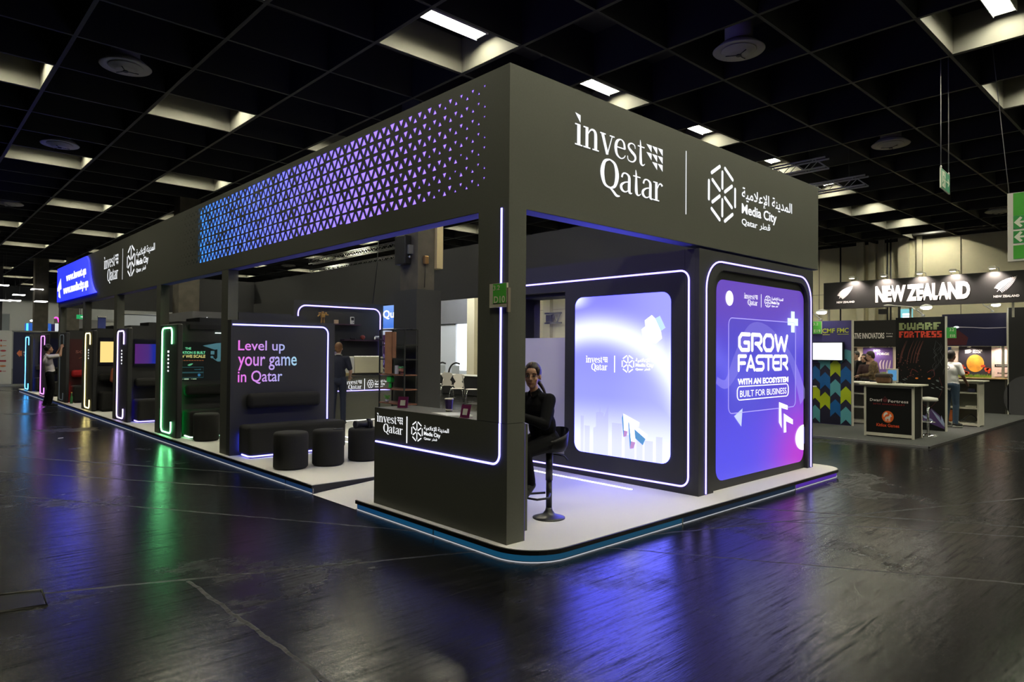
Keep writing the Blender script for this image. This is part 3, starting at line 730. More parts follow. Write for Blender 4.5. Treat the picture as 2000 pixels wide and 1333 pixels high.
solo('hanging_cable', MB().tube([(5.60, 11.08, 5.2), (5.55, 11.1, 4.0), (5.45, 11.14, 2.9)], .012, 6), INK, 'black cable hanging down in front of the rear fascia above the coffee bar', 'cable', (5.5, 11.1, 2.9))

# ================================================================ things on the counter
def lathe_thing(name, label, cat, loc, parts, group=None):
    t = thing(name, label, cat, loc, group)
    for nm, prof, m in parts: part(nm, MB().lathe(loc, prof, 24), m, t)
    return t
lathe_thing('paper_cup', 'purple paper coffee cup standing on the reception counter', 'cup', (.32, 1.20, 1.1005), [('cup', [(.030, 0), (.032, .02), (.041, .112), (.043, .118)], mat('violet_card', (.045, .02, .12), .5)), ('base_band', [(.0305, .0), (.0335, .024), (.0325, .024), (.03, .001)], mat('cream_card', (.7, .66, .55), .6)), ('lid', [(.0445, .116), (.0445, .125), (.040, .130), (.0, .130)], MC['cream_card'])])
solo('paper_sheet', MB().prism([(.10, 1.19), (.33, 1.0), (.22, .70), (.0+.03, .85)], (0, 0, 1.1005), (1, 0, 0), (0, 1, 0), (0, 0, 1), .003), mat('paper', (.8, .8, .76), .7), 'white sheets of paper lying on the reception counter', 'paper', (.16, .95, 1.1))
MAG = mat('magenta_card', (.16, .015, .09), .4)
for (x, y), lab, rz in (((.05, .62), 'small magenta table card standing in front of the paper on the counter', 0.15), ((.19, 1.82), 'small magenta table card near the far left end of the counter', .6)):
    t = thing('table_card', lab, 'sign', (0, 0, 0))
    part('card', MB().prism([(-.055, 0), (.055, 0), (.055, .11), (-.055, .11)], (.0, 0, .003), (0, 1, 0), (.25, 0, 1), (-1, 0, .25), .004), MAG, t)
    part('foot', MB().box(-.02, .05, -.05, .05, 0, .003), MAG, t)
    part('print', MB().shape(rect(-.028, .02, .028, .075), (-.006, 0, .004), (0, 1, 0), (.25, 0, 1)), WHT, t)
    t.location = (x, y, 1.1005); t.rotation_euler = (0, 0, rz)
sg = thing('stand_number_sign', 'green sign reading 3.2 D10 clipped to the corner column', 'sign', (-.03, .1, 2.06))
part('board', MB().box(-.028, -.012, -.012, .205, 2.062, 2.262), mat('sign_cream', (.62, .58, .45), .5), sg)
part('face', MB().box(-.031, -.0285, -.004, .158, 2.095, 2.258), mat('sign_green', (.10, .50, .06), .5), sg)
SW = emit('sign_white', (.8, .8, .6), .55)
SW = mat('sign_letter', (.85, .83, .6), .5)
part('lettering', MB().fit_x(text('3.2', .012), -.0335, .152, .068, 2.205, 2.245), SW, sg)
part('lettering', MB().fit_x(text('D10', .02), -.0335, .142, .005, 2.098, 2.155), SW, sg)
part('clip', MB().box(-.03, -.002, -.03, -.013, 2.02, 2.22), mat('clip_brown', (.25, .2, .15), .5), sg)

# ================================================================ Level up partition and its seating
lv = thing('level_up_partition', 'low charcoal partition with violet to blue words Level up your game in Qatar', 'partition', (.85, 6.2, ZP))
part('panel', MB().box(.0, 1.69, 6.1, 6.238, ZP, 2.135), BLK2, lv)
part('core', MB().box(.16, 1.0, 6.239, 6.52, ZP, 2.26).box(1.0, 1.27, 6.239, 6.52, ZP, 2.24), BLK2, lv)
part('light_strip', MB().tube([(.02, 6.097, 2.065), (1.46, 6.097, 2.065)] + [(x, 6.097, z) for x, z in arc(1.46, 1.955, .11, 90, 0, 7)] + [(1.57, 6.097, .5)], .0115, 8), STRIPB, lv)
GRAD = emit_ramp('words_gradient', 0, [(-.75, (1.0, .20, .95)), (-.50, (.80, .30, .95)), (-.1, (.50, .48, .95)), (.2, (.42, .80, .95))], .85)
for s, x1, z0, z1 in (('Level up', .832, 1.63, 1.829), ('your game', 1.031, 1.375, 1.585), ('in Qatar', .797, 1.165, 1.372)):
    part('lettering', MB().fit_y(text(s, .008), 6.094, .106, x1, z0, z1), GRAD, lv)
part('glow_strip', MB().box(.14, 1.60, 6.062, 6.068, ZP+.06, .42), emit('deep_blue_led', (.05, .07, 1), 9), lv)
solo('back_cushion', MB().box(.22, 1.40, 5.95, 6.093, .79, 1.03, .07, 5), FAB, 'dark roll cushion fixed on the Level up partition', 'cushion', (.8, 6.03, .8))
def bench(x0, x1, y0, y1, h, col, label, lit=True):
    t = thing('bench', label, 'bench', ((x0+x1)/2, (y0+y1)/2, ZP))
    part('seat', MB().box(x0, x1, y0, y1, ZP+.035, h, .05, 4), FAB, t)
    part('plinth', MB().box(x0+.04, x1-.04, y0+.05, y1-.01, ZP, ZP+.034), INK, t)
    if lit: part('light_strip', MB().tube([(x0+.02, y1-.1, ZP+.03), (x0+.012, y0+.07, ZP+.03), (x0+.06, y0+.012, ZP+.03), (x1-.05, y0+.012, ZP+.03)], .012, 6), col, t)
    return t
bench(.10, 1.66, 5.62, 6.035, .575, STRIPB, 'black upholstered bench with a glowing base against the Level up partition')
def pouf(x, y, r, h, label):
    t = thing('pouf', label, 'stool', (x, y, ZP), 'round black poufs')
    part('cushion', MB().lathe((x, y, ZP), [(r*.94, .012), (r, .03), (r, h-.04), (r*.97, h-.012), (r*.9, h), (.001, h+.004)], 40), FAB, t)
    part('foot', MB().lathe((x, y, ZP), [(r*.9, 0), (r*.9, .012)], 32), INK, t)
    return t
pouf(.245, 4.56, .225, .485, 'round black pouf, left of the three in front of the Level up bench')
pouf(.755, 4.49, .215, .485, 'round black pouf in the middle, with a small dark phone on it')
pouf(1.345, 4.54, .225, .46, 'round black pouf holding a camera, partly behind the counter')
solo('phone', MB().box(.80, .94, 4.38, 4.45, ZP+.489, ZP+.498, .003), INK, 'small dark phone lying on the middle pouf', 'phone', (.87, 4.41, .59))
cm = thing('camera', 'black camera with a long lens lying on a pouf', 'camera', (1.33, 4.5, .567))
part('lens', MB().tube([(1.17, 4.50, .628), (1.20, 4.50, .628), (1.205, 4.50, .628), (1.33, 4.50, .628), (1.36, 4.50, .628)], [.056, .056, .048, .048, .056], 20), INK, cm)
part('body', MB().box(1.36, 1.43, 4.43, 4.57, .571, .675, .012).box(1.37, 1.42, 4.47, 4.53, .67, .70, .008), INK, cm)
part('grip', MB().tube([(1.395, 4.415, .59), (1.395, 4.415, .67)], .02, 10), mat('grip_rubber', (.03, .03, .03), .9), cm)

# ================================================================ the pods along the side
def pod(ya, yb, col, st, label, parts, marks=0, yend=None):
    """ya..yb: the light loop on the narrow end; the pod opens towards smaller y"""
    y0, y1 = ya-.28, yend or yb+.13
    t = thing('pod_partition', label, 'partition', (.8, (y0+y1)/2, ZP))
    part('end_pillar', MB().box(0, .10, y0, y1, ZP, 2.14, .025, 3), BLK2, t)
    part('wall', MB().box(.101, 1.70, y0+.22, y1, ZP, 2.14), BLK2, t)
    part('cap', MB().box(.16, .52, y0+.45, y1+.22, 2.141, 2.20).box(.52, 1.66, y0+.45, y1+.22, 2.141, 2.28), BLK2, t)
    q = emit('loop_'+label.split()[0], col, st*1.8)
    r = .09; e = -.006
    pts = [(e, ya, 1.78), (e, ya, 2.07-r)] + [(e, y, z) for y, z in arc(ya+r, 2.07-r, r, 180, 90, 5)] + [(e, y, z) for y, z in arc(yb-r, 2.07-r, r, 90, 0, 5)] + [(e, y, z) for y, z in arc(yb-r, .17+r, r, 0, -90, 5)] + [(e, y, z) for y, z in arc(ya+r, .17+r, r, 270, 180, 5)] + [(e, ya, .38)]
    part('light_loop', MB().tube(pts, .0125, 6), q, t)
    for nm, mb, m in parts(y0+.22): part(nm, mb, m, t)
    yc = (ya+yb)/2-.08
    for k in range(marks):
        part('mark', MB().fit_x(random.choice([disc(0, 0, 1), rect(0, 0, 1, 1), CR()]), -.004, yc+.05, yc-.05, 1.62-.07*k, 1.66-.07*k), LETTER, t)
    return t
DIM = mat('screen_bezel', (.012, .013, .03), .3)
def green_parts(y):
    G1 = emit('poster_green', (.20, .85, .42), .75); G2 = emit('poster_teal', (.05, .22, .26), .5); G3 = emit('poster_yellow', (.72, .66, .22), .7); G4 = emit('poster_rust', (.35, .12, .04), .5)
    e = y-.009
    o = [('poster', MB().box(.102, 1.2, y-.008, y-.001, 1.11, 1.82), mat('poster_black', (.006, .010, .014), .4)),
         ('lettering', MB().fit_y(text('THE', .03), e, .20, .30, 1.68, 1.72), G1), ('lettering', MB().fit_y(text('DATION IS BUILT', .03), e, .108, .55, 1.60, 1.65), G1), ('lettering', MB().fit_y(text('W WE SCALE', .04), e, .108, .55, 1.53, 1.585), G3),
         ('lettering', MB().fit_y(join(*[rect(k*.11, 0, k*.11+.08, 1) for k in range(9)]), e, .13, .52, 1.475, 1.49), G4),
         ('mark', MB().fit_y(fern(), e, .24, .34, 1.38, 1.43), G1)]
    for za, zb in ((1.27, 1.36), (1.17, 1.255)):
        o.append(('info_box', MB().tube([(.12, e, za), (.52, e, za), (.52, e, zb), (.12, e, zb)], .003, 4, closed=True), G2))
    o += [('mark', MB().fit_y(disc(0, 0, 1), e, .42, .47, 1.19, 1.24), emit('poster_blue', (.03, .2, .4), .7)), ('mark', MB().fit_y(join(rect(0, .3, .8, .6), pl((.8, 0), (1, .5), (.8, 1))), e, .36, .48, 1.30, 1.335), G2),
          ('mark', MB().fit_y(join(disc(.05, .5, .05), rect(.14, .3, .46, .7), disc(.66, .5, .06), rect(.74, .35, 1, .6)), e, .155, .40, 1.135, 1.155), emit('poster_pale', (.55, .8, .5), .7))]
    ship = join(pl((0, .82), (.45, .62), (1, .75), (.95, 1), (.5, .95)), rect(.30, .38, .44, .56), rect(.55, .2, .72, .72), rect(.80, .40, .95, .58), disc(.60, .12, .1), disc(.35, .25, .06), disc(.92, .26, .06), stroke([(.35, .25, .03), (.6, .05, .03), (.92, .26, .03)]))
    o.append(('spaceship', MB().fit_y(ship, e, .50, .98, 1.46, 1.82), emit('ship_teal', (.07, .20, .24), .75)))
    o.append(('glow_strip', MB().box(.102, .112, y-.03, y-.002, ZP+.02, 2.0), emit('pod_green_led', (.0, .75, .10), 14)))
    o.append(('lamp_bar', MB().box(.72, 1.05, y-.02, y-.001, 1.985, 2.0), emit('lamp_bar', (.75, 1, .85), 2.5)))
    o.append(('header', MB().box(.26, 1.6, y-.04, y-.001, 2.06, 2.135), INK))
    return o
pod(8.92, 9.50, (.20, 1.0, .36), 7.5, 'green lit pod partition with a space game poster and black bench', green_parts, 6, 9.655)
def tv(y, x0, x1, z0, z1, m): return [('bezel', MB().box(x0-.02, x1+.02, y-.03, y-.001, z0-.07, z1+.10), DIM), ('display', MB().box(x0, x1, y-.034, y-.031, z0, z1), m)]
pod(12.28, 12.81, (.56, .42, 1.0), 4.0, 'violet lit pod partition with a dark blue and purple screen', lambda y: tv(y, .19, .95, 1.36, 1.79, emit_ramp('tv_purple_blue', 0, [(-.7, (.10, .015, .16)), (-.35, (.07, .02, .20)), (-.25, (.008, .02, .32)), (.2, (.006, .02, .36))], .9)) + [('glow_strip', MB().box(.102, .112, y-.03, y-.002, ZP+.02, .8), emit('pod_indigo_led', (.05, .03, 1), 9))], 5, 12.945)
pod(15.60, 16.14, (1.0, .82, .30), 3.6, 'yellow lit pod partition with a glowing pale yellow screen', lambda y: tv(y, .20, .95, 1.33, 1.86, emit('tv_yellow', (1.0, .76, .26), 1.0)), 4, 16.295)
pod(19.10, 19.67, (.25, .30, .32), .12, 'unlit grey pod partition with a dark red wall beside the photographer', lambda y: [('red_wall', MB().box(.102, 1.6, y-.012, y-.001, .62, 1.95), mat('oxblood_panel', (.055, .006, .008), .6)), ('lettering', MB().fit_y(text('SQ', .02), y-.014, .28, .52, 1.52, 1.62), mat('dusty_pink', (.35, .14, .12), .6)), ('stroke_mark', MB().fit_y(pl((0, 0), (.9, .8), (1, 1), (.1, .25)), y-.014, .36, .50, 1.38, 1.44), mat('orange_paint', (.6, .22, .10), .6)), ('glow_strip', MB().box(.102, .112, y-.03, y-.002, ZP+.02, .7), emit('pod_red_led', (1, .03, .03), 9))], 0, 19.715)
pod(22.35, 23.05, (.62, .14, .85), 3.0, 'magenta lit pod partition, second from the far end of the stand', lambda y: [('navy_wall', MB().box(.102, 1.6, y-.012, y-.001, .3, 2.0), mat('navy_print', (.010, .012, .07), .5)), ('mark', MB().fit_y(disc(0, 0, 1), y-.014, .35, .55, 1.4, 1.6), mat('orange_mark', (.5, .15, .08), .6))], 0)
pod(25.73, 26.47, (.06, .40, 1.0), 6, 'blue lit pod partition at the far end of the stand', lambda y: tv(y, .3, 1.0, 1.2, 1.8, mat('tv_off', (.008, .01, .03), .3)) + [('glow_strip', MB().box(.102, .112, y-.03, y-.002, ZP+.02, 2.0), emit('pod_azure_led', (.01, .08, 1), 8))], 0)
for y, nm in ((8.86, 'green'), (12.22, 'violet'), (15.54, 'yellow'), (19.02, 'unlit red'), (22.29, 'magenta'), (25.67, 'blue')):
    c = {'green': emit('bench_green_led', (.55, 1, .65), 4), 'violet': STRIP}.get(nm)
    bench(.16, 1.6, y-.47, y-.006, .60, c, 'black bench in the %s pod' % nm, c is not None)
    solo('back_cushion', MB().box(.17, 1.5, y-.15, y-.004, .84, 1.05, .07, 4), mat('red_fabric', (.42, .008, .012), .8) if nm == 'unlit red' else FAB, '%s roll cushion on the wall of the %s pod' % ('bright red' if nm == 'unlit red' else 'black', nm), 'cushion', (.8, y-.07, .84))
pouf(.335, 8.10, .21, .47, 'round black pouf standing in the green pod')
tb = thing('side_table', 'narrow dark green side table at the edge of the green pod', 'table', (.84, 7.6, ZP))
part('top', MB().box(.72, 1.12, 7.45, 7.75, .70, .73), mat('dark_green', (.02, .05, .035), .5), tb)
part('leg', MB().box(.78, .86, 7.56, 7.64, ZP, .70), MC['dark_green'], tb)
bt = thing('bottle', 'green bottle standing on the floor of the red pod', 'bottle', (.10, 18.45, ZP))
part('glass', MB().lathe((.10, 18.45, ZP), [(.035, 0), (.038, .02), (.038, .17), (.014, .24), (.014, .30)], 16), mat('bottle_green', (.06, .22, .08), .2), bt)
part('cap', MB().lathe((.10, 18.45, ZP+.30), [(.016, 0), (.016, .025)], 12), mat('cap_yellow', (.6, .5, .1), .4), bt)

# ================================================================ pillar, shelf, coffee bar
cl = solo('pillar_cladding', MB().box(3.806, 4.40, 6.795, 7.60, ZP, 2.9), BLK2, 'dark box cladding around the hall pillar behind the counter', 'pillar cladding', (4.1, 7.2, ZP))
PIL = mat('brown_pillar', (.075, .066, .050), .75, noise=.2, scale=4)
def pillar(name, x, y, w, d, z0, label, board=True, group=None):
    t = thing(name, label, 'pillar', (x+w/2, y+d/2, z0))
    part('shaft', MB().box(x, x+w, y, y+d, z0, HC+.7), PIL, t)
    if board: part('notice_board', MB().box(x+w+.02, x+w+.17, y-.06, y+.30, z0+.45, z0+1.62), mat('cream_board', (.60, .50, .27), .6), t)
    return t
hp = pillar('hall_pillar', 3.90, 6.90, .40, .62, 2.901, 'brown hall pillar rising out of the dark cladding behind the counter')
em = thing('emergency_lamp', 'small copper emergency lamp on the brown hall pillar', 'lamp', (4.07, 6.86, 3.5))
part('case', MB().box(4.02, 4.12, 6.83, 6.899, 3.42, 3.58, .015), mat('copper', (.40, .23, .09), .35, metal=.6), em)
part('cable', MB().tube([(4.07, 6.885, 3.42), (4.07, 6.89, 3.2), (4.06, 6.89, 2.95)], .006, 6), INK, em)
sk_ = thing('loudspeaker', 'black loudspeaker hung on the left side of the brown hall pillar', 'speaker', (3.84, 7.3, 3.5))
part('cabinet', MB().box(3.74, 3.899, 7.12, 7.50, 3.42, 4.0, .02), INK, sk_)
part('bracket', MB().box(3.80, 3.899, 7.06, 7.119, 3.62, 3.80), ALU, sk_)
part('knob', MB().ell((3.83, 7.085, 3.56), (.03, .03, .03)), CHROME, sk_)
sf = thing('display_shelf', 'open black metal shelf unit with brown boards beside the dark cladding', 'shelf', (3.6, 7.1, ZP))
for x in (3.45, 3.75):
    for y in (6.66, 7.54): part('post', MB().box(x-.012, x+.012, y-.012, y+.012, ZP, 2.10), INK, sf)
WOOD = mat('shelf_wood', (.16, .062, .035), .6, noise=.25, scale=9)
for z in (.66, .94, 1.22, 1.52, 1.80):
    part('shelf_board', MB().box(3.44, 3.76, 6.65, 7.55, z-.012, z+.012), WOOD if z < 1.3 else INK, sf)
part('top_frame', MB().tube([(3.45, 6.66, 2.1), (3.45, 7.54, 2.1), (3.75, 7.54, 2.1), (3.75, 6.66, 2.1)], .012, 4, closed=True), INK, sf)
BRN = mat('tan_leather', (.25, .105, .048), .65, noise=.15, scale=6)
solo('wooden_board', MB().box(3.41, 3.437, 7.06, 7.30, 1.24, 2.06, .01), BRN, 'wide brown board leaning upright on the front of the shelf unit', 'board', (3.42, 7.18, 1.24))
solo('wooden_board', MB().box(3.41, 3.437, 6.92, 7.03, 1.545, 2.05, .01), BRN, 'narrow brown board upright beside the wide one on the shelf unit', 'board', (3.42, 6.98, 1.5))
tg = thing('toy_figure', 'bright green toy figure on the shelf unit', 'toy', (3.5, 7.2, .952))
GRN = mat('toy_green', (.02, .42, .05), .45)
part('body', MB().cap((3.52, 7.25, .99), (3.52, 7.25, 1.03), .035, .03), GRN, tg)
part('head', MB().box(3.46, 3.58, 7.18, 7.32, 1.06, 1.19, .035, 3), GRN, tg)
for s in (-1, 1): part('foot', MB().ell((3.51, 7.25+s*.03, .965), (.03, .022, .012)), GRN, tg)
tp = thing('toy_figure', 'small toy with a reddish head and green hair on the shelf unit', 'toy', (3.5, 6.84, 1.233))
part('body', MB().lathe((3.52, 6.85, 1.233), [(.03, 0), (.035, .02), (.02, .05)], 16), mat('toy_rust', (.35, .13, .09), .6), tp)
part('head', MB().box(3.47, 3.57, 6.80, 6.90, 1.285, 1.36, .02, 3), MC['toy_rust'], tp)
part('hair', MB().box(3.465, 3.575, 6.795, 6.905, 1.345, 1.39, .015, 3), mat('toy_moss', (.05, .22, .08), .7), tp)
solo('small_box', MB().box(3.49, 3.54, 6.99, 7.06, 1.233, 1.40, .006), WHT, 'small white box standing on the shelf unit', 'box', (3.51, 7.03, 1.233))
pt = thing('flower_arrangement', 'small vase of white blossoms on the shelf unit', 'flowers', (3.52, 7.40, 1.233))
part('vase', MB().lathe((3.52, 7.38, 1.233), [(.03, 0), (.04, .03), (.02, .08)], 14), INK, pt)
random.seed(5)
for k in range(6):
    a = random.uniform(0, 6.3); q = (3.52+.05*math.cos(a), 7.38+.07*math.sin(a), 1.36+.1*random.random())
    s = part('stem', MB().tube([(3.52, 7.38, 1.30), q], .003, 5), GRN, pt)
    part('blossom', MB().ell(q, (.022, .022, .018), 8, 6), WHT, s)
pl_ = thing('potted_plant', 'small green plant on the lowest shelf of the unit', 'plant', (3.52, 7.40, .672))
part('pot', MB().lathe((3.52, 7.36, .672), [(.03, 0), (.04, .05)], 14), WHT, pl_)
for k in range(7):
    a = k*.9; part('leaf', MB().tube([(3.52, 7.36, .71), (3.52+.03*math.cos(a), 7.36+.04*math.sin(a), .77), (3.52+.06*math.cos(a), 7.36+.08*math.sin(a), .80+.01*(k % 3))], [.006, .016, .003], 6), mat('leaf_green', (.12, .35, .05), .6), pl_)

bw = thing('bar_back_wall', 'dark back wall of the coffee bar framed by a rounded violet light line', 'wall panel', (4.6, 11.4, ZP))
part('panel', MB().box(3.333, 5.80, 11.2, 11.30, ZP, 2.89), BLK2, bw)
part('side_panel', MB().box(3.333, 3.45, 11.301, 13.6, ZP, 2.89), BLK2, bw)
lp = [(3.443, 11.195, 1.2), (3.443, 11.195, 2.56)] + [(x, 11.195, z) for x, z in arc(3.443+.2, 2.565, .2, 180, 90, 7)] + [(x, 11.195, z) for x, z in arc(5.715-.2, 2.565, .2, 90, 0, 7)] + [(5.715, 11.195, 1.2)]
part('light_strip', MB().tube(lp, .016, 8), STRIP, bw)
PUR = mat('plum_shelf', (.05, .018, .045), .5)
for x0, x1, z, lab in ((3.80, 5.03, 2.34, 'upper'), (4.56, 5.70, 1.955, 'lower')):
    solo('wall_shelf', MB().box(x0, x1, 10.98, 11.194, z-.03, z), PUR, 'plum coloured %s wall shelf behind the coffee bar' % lab, 'shelf', ((x0+x1)/2, 11.1, z))
rb = thing('robot_figure', 'golden toy robot standing on the upper bar shelf', 'toy', (4.02, 11.08, 2.34))
GLD = mat('gold_plastic', (.55, .32, .10), .35, metal=.5)
part('torso', MB().box(3.965, 4.075, 11.05, 11.11, 2.48, 2.58, .015), GLD, rb)
part('head', MB().box(3.995, 4.045, 11.055, 11.105, 2.585, 2.63, .01), GLD, rb)
for s in (-1, 1):
    part('leg', MB().cap((4.02+s*.035, 11.08, 2.36), (4.02+s*.03, 11.08, 2.48), .022, .018), GLD, rb)
    part('arm', MB().cap((4.02+s*.07, 11.08, 2.56), (4.02+s*.13, 11.06, 2.53+.02*s), .018, .016), GLD, rb)
    part('shoulder', MB().box(4.02+s*.075-.025, 4.02+s*.075+.025, 11.05, 11.11, 2.56, 2.61, .01), GLD, rb)
solo('small_box', MB().box(4.34, 4.43, 11.04, 11.12, 2.34, 2.44, .008).box(4.36, 4.41, 11.035, 11.042, 2.37, 2.41), mat('tan_card', (.55, .40, .28), .6), 'small tan box on the upper bar shelf', 'box', (4.38, 11.08, 2.34))
hc = thing('handheld_console', 'white handheld game console standing on the upper bar shelf', 'game console', (4.83, 11.08, 2.34))
part('case', MB().box(4.775, 4.885, 11.07, 11.10, 2.341, 2.53, .012), WHT, hc)
part('screen', MB().box(4.79, 4.87, 11.066, 11.0695, 2.44, 2.51), INK, hc)
part('button', MB().ell((4.86, 11.068, 2.39), (.012, .005, .012), 8, 6), INK, hc)
mk = solo('red_mask', MB().ell((5.13, 11.08, 2.02), (.07, .05, .055)).cap((5.13, 11.07, 1.99), (5.13, 11.06, 1.975), .03, .02), mat('mask_red', (.28, .05, .03), .5), 'round reddish mask on the lower bar shelf', 'ornament', (5.13, 11.08, 1.955))
gp = thing('game_controller', 'white game controller propped on the lower bar shelf', 'game controller', (5.56, 11.08, 1.955))
part('body', MB().cap((5.51, 11.08, 2.03), (5.61, 11.08, 2.03), .035, .035), WHT, gp)
for s in (-1, 1): part('grip', MB().cap((5.56+s*.06, 11.08, 2.02), (5.56+s*.085, 11.06, 1.975), .03, .018), WHT, gp)
solo('dark_ornament', MB().cap((4.80, 11.08, 1.985), (4.90, 11.08, 1.985), .025, .03), INK, 'small dark ornament on the lower bar shelf', 'ornament', (4.85, 11.08, 1.955))
bc = thing('coffee_bar', 'dark coffee bar counter with lit white logos and a light line', 'counter', (4.5, 9.6, ZP))
part('body', MB().box(2.75, 5.6, 9.37, 9.95, ZP, 1.085), BLK, bc)
part('top', MB().box(2.72, 5.62, 9.34, 9.98, 1.086, 1.112), MC['counter_top'], bc)
part('base_light', MB().box(2.80, 5.55, 9.352, 9.366, ZP+.003, ZP+.018), emit('bar_base_led', (.9, .9, .8), 1.6), bc)
part('light_strip', MB().tube([(3.50, 9.364, .785), (4.86, 9.364, .78)], .010, 6), STRIP, bc)
logos(bc, FY(9.366), (3.66, 4.12), (4.185, 4.20), (4.26, 4.43), (4.46, 4.86), ((.80, 1.03), (.80, 1.05), (.83, 1.02), (.84, 1.01)))
cf = thing('coffee_machine', 'large cream coffee machine on the coffee bar', 'coffee machine', (4.35, 9.65, 1.112))
CRM = mat('cream_enamel', (.66, .62, .42), .4)
part('body', MB().box(3.97, 4.71, 9.42, 9.86, 1.17, 1.545, .012), CRM, cf)
part('side_panel', MB().prism([(0, 0), (.06, 0), (.06, .37), (.02, .36)], (3.90, 9.44, 1.172), (1, 0, 0), (0, 0, 1), (0, 1, 0), .40), WHT, cf)
part('drip_tray', MB().box(4.0, 4.68, 9.46, 9.84, 1.135, 1.168), INK, cf)
for x in (4.02, 4.64): part('foot', MB().box(x, x+.04, 9.5, 9.8, 1.1125, 1.134), CHROME, cf)
for k in range(5): part('button', MB().box(4.05+.13*k, 4.14+.13*k, 9.50, 9.60, 1.547, 1.56), emit('panel_lights', (1, .95, .85), .9), cf)
solo('pastry_box', MB().box(3.64, 3.88, 9.45, 9.69, 1.113, 1.18, .006), mat('kraft', (.5, .40, .20), .7), 'flat kraft box beside the coffee machine', 'box', (3.8, 9.57, 1.113))
for k, (x, r) in enumerate(((4.78, .05), (4.90, .04), (4.99, .035))):
    lathe_thing('coffee_cup', ('white round cup right of the coffee machine', 'small cup beside the round white cup on the bar', 'smallest cup on the bar, near the shelf unit')[k], 'cup', (x, 9.50, 1.113), [('cup', [(r*.6, 0), (r, .03), (r*.95, .07)], WHT)], 'cups on the coffee bar')
gr = thing('coffee_grinder', 'dark coffee grinder left of the coffee machine', 'coffee grinder', (3.72, 9.72, 1.113))
part('base', MB().box(3.66, 3.78, 9.74, 9.86, 1.113, 1.48, .01), INK, gr)
part('hopper', MB().lathe((3.72, 9.80, 1.48), [(.04, 0), (.08, .06), (.085, .18)], 18), mat('smoked_plastic', (.12, .10, .18), .2), gr)
part('lid', MB().lathe((3.72, 9.80, 1.66), [(.088, 0), (.088, .012), (.02, .02)], 18), INK, gr)
vs = thing('vase_of_flowers', 'small glass of white flowers on the coffee bar', 'flowers', (4.86, 9.66, 1.113))
part('vase', MB().lathe((4.86, 9.66, 1.113), [(.03, 0), (.035, .1), (.03, .11)], 14), mat('pale_glass', (.3, .28, .3), .15), vs)
for k in range(5): part('blossom', MB().ell((4.86+.04*math.cos(k*1.26), 9.66+.04*math.sin(k*1.26), 1.25+.02*(k % 2)), (.03, .03, .022), 8, 6), WHT, vs)
qs = thing('wall_display', 'blue screen with white letters Qu beside the coffee bar', 'screen', (5.85, 10.95, 2.28))
part('display', MB().box(5.80, 5.83, 10.2, 11.19, 2.27, 2.86), emit_ramp('qu_blue', 2, [(.0, (.06, .20, .75)), (.59, (.22, .42, .95))], 1.0), qs)
part('lettering', MB().fit_x(text('Quest', .015), 5.797, 11.19, 10.15, 2.50, 2.74), W1, qs)
part('footer', MB().box(5.80, 5.832, 10.2, 11.19, 2.10, 2.269), emit('qu_white', (.55, .62, .75), .8), qs)
ps = thing('tall_poster', 'dark maroon poster below the blue Qu screen', 'poster', (5.82, 10.7, ZP))
part('panel', MB().box(5.80, 5.83, 10.2, 11.19, ZP, 2.098), mat('maroon_print', (.06, .015, .022), .6, noise=.5, scale=5), ps)
part('lettering', MB().fit_x(text('NE', .02), 5.797, 11.13, 10.9, 1.78, 1.9), mat('print_grey', (.5, .45, .48), .6), ps)
part('lettering', MB().fit_x(text('SOO', .02), 5.797, 11.16, 10.95, 1.3, 1.6), MC['print_grey'], ps)
iv = thing('meeting_room_block', 'grey meeting room block with lit word Invest behind the green pod', 'room block', (3.0, 16.8, ZP))
part('wall', MB().box(2.497, 5.7, 15.8, 18.0, ZP, 2.75), mat('mid_charcoal', (.14, .14, .15), .6), iv)
part('lettering', MB().fit_y(text('Invest Qatar', .03), 15.79, 2.864, 3.9, 2.46, 2.60), LETTER, iv)
pillar('hall_pillar', 2.95, 18.6, .62, .62, ZP, 'brown hall pillar beyond the meeting room block', True)
# ================================================================ the neighbouring stand at the right
NZP = .035
npf = thing('exhibition_platform', 'low grey carpeted platform of the New Zealand stand with a metal edge', 'platform', (15, 3, 0))
part('carpet', MB().prism([(10.05, -.30), (20.6, -.30), (20.6, 7.5), (10.05, 7.5)], (0, 0, 0), (1, 0, 0), (0, 1, 0), (0, 0, 1), NZP), GCARPET, npf)
part('edge_trim', MB().box(10.02, 10.049, -.30, 7.5, 0, NZP+.002), ALU, npf)
part('edge_trim', MB().box(10.02, 20.6, -.33, -.301, 0, NZP+.002), mat('dark_edge', (.06, .06, .065), .4, metal=.5), npf)
PBLK = mat('print_black', (.006, .006, .006), .6, spec=.2)
PCH = mat('print_charcoal', (.017, .0165, .016), .6, spec=.25)
PW = mat('print_white', (.80, .77, .74), .6)
PRO = mat('panel_profile', (.60, .58, .48), .45)
def nzpanel(name, label, cat, x, ya, yb, z0, z1, m, th=.05, posts=(1,)):
    """upright panel facing -X, ya > yb; metal profile at the chosen ends"""
    t = thing(name, label, cat, (x, (ya+yb)/2, z0))
    part('panel', MB().box(x, x+th, yb+.03, ya-.03, z0, z1), m, t)
    for y in ([yb] if 1 in posts else [])+([ya-.03] if 0 in posts else []): part('profile', MB().box(x-.006, x+th+.006, y, y+.03, z0, z1+.005), PRO, t)
    return t
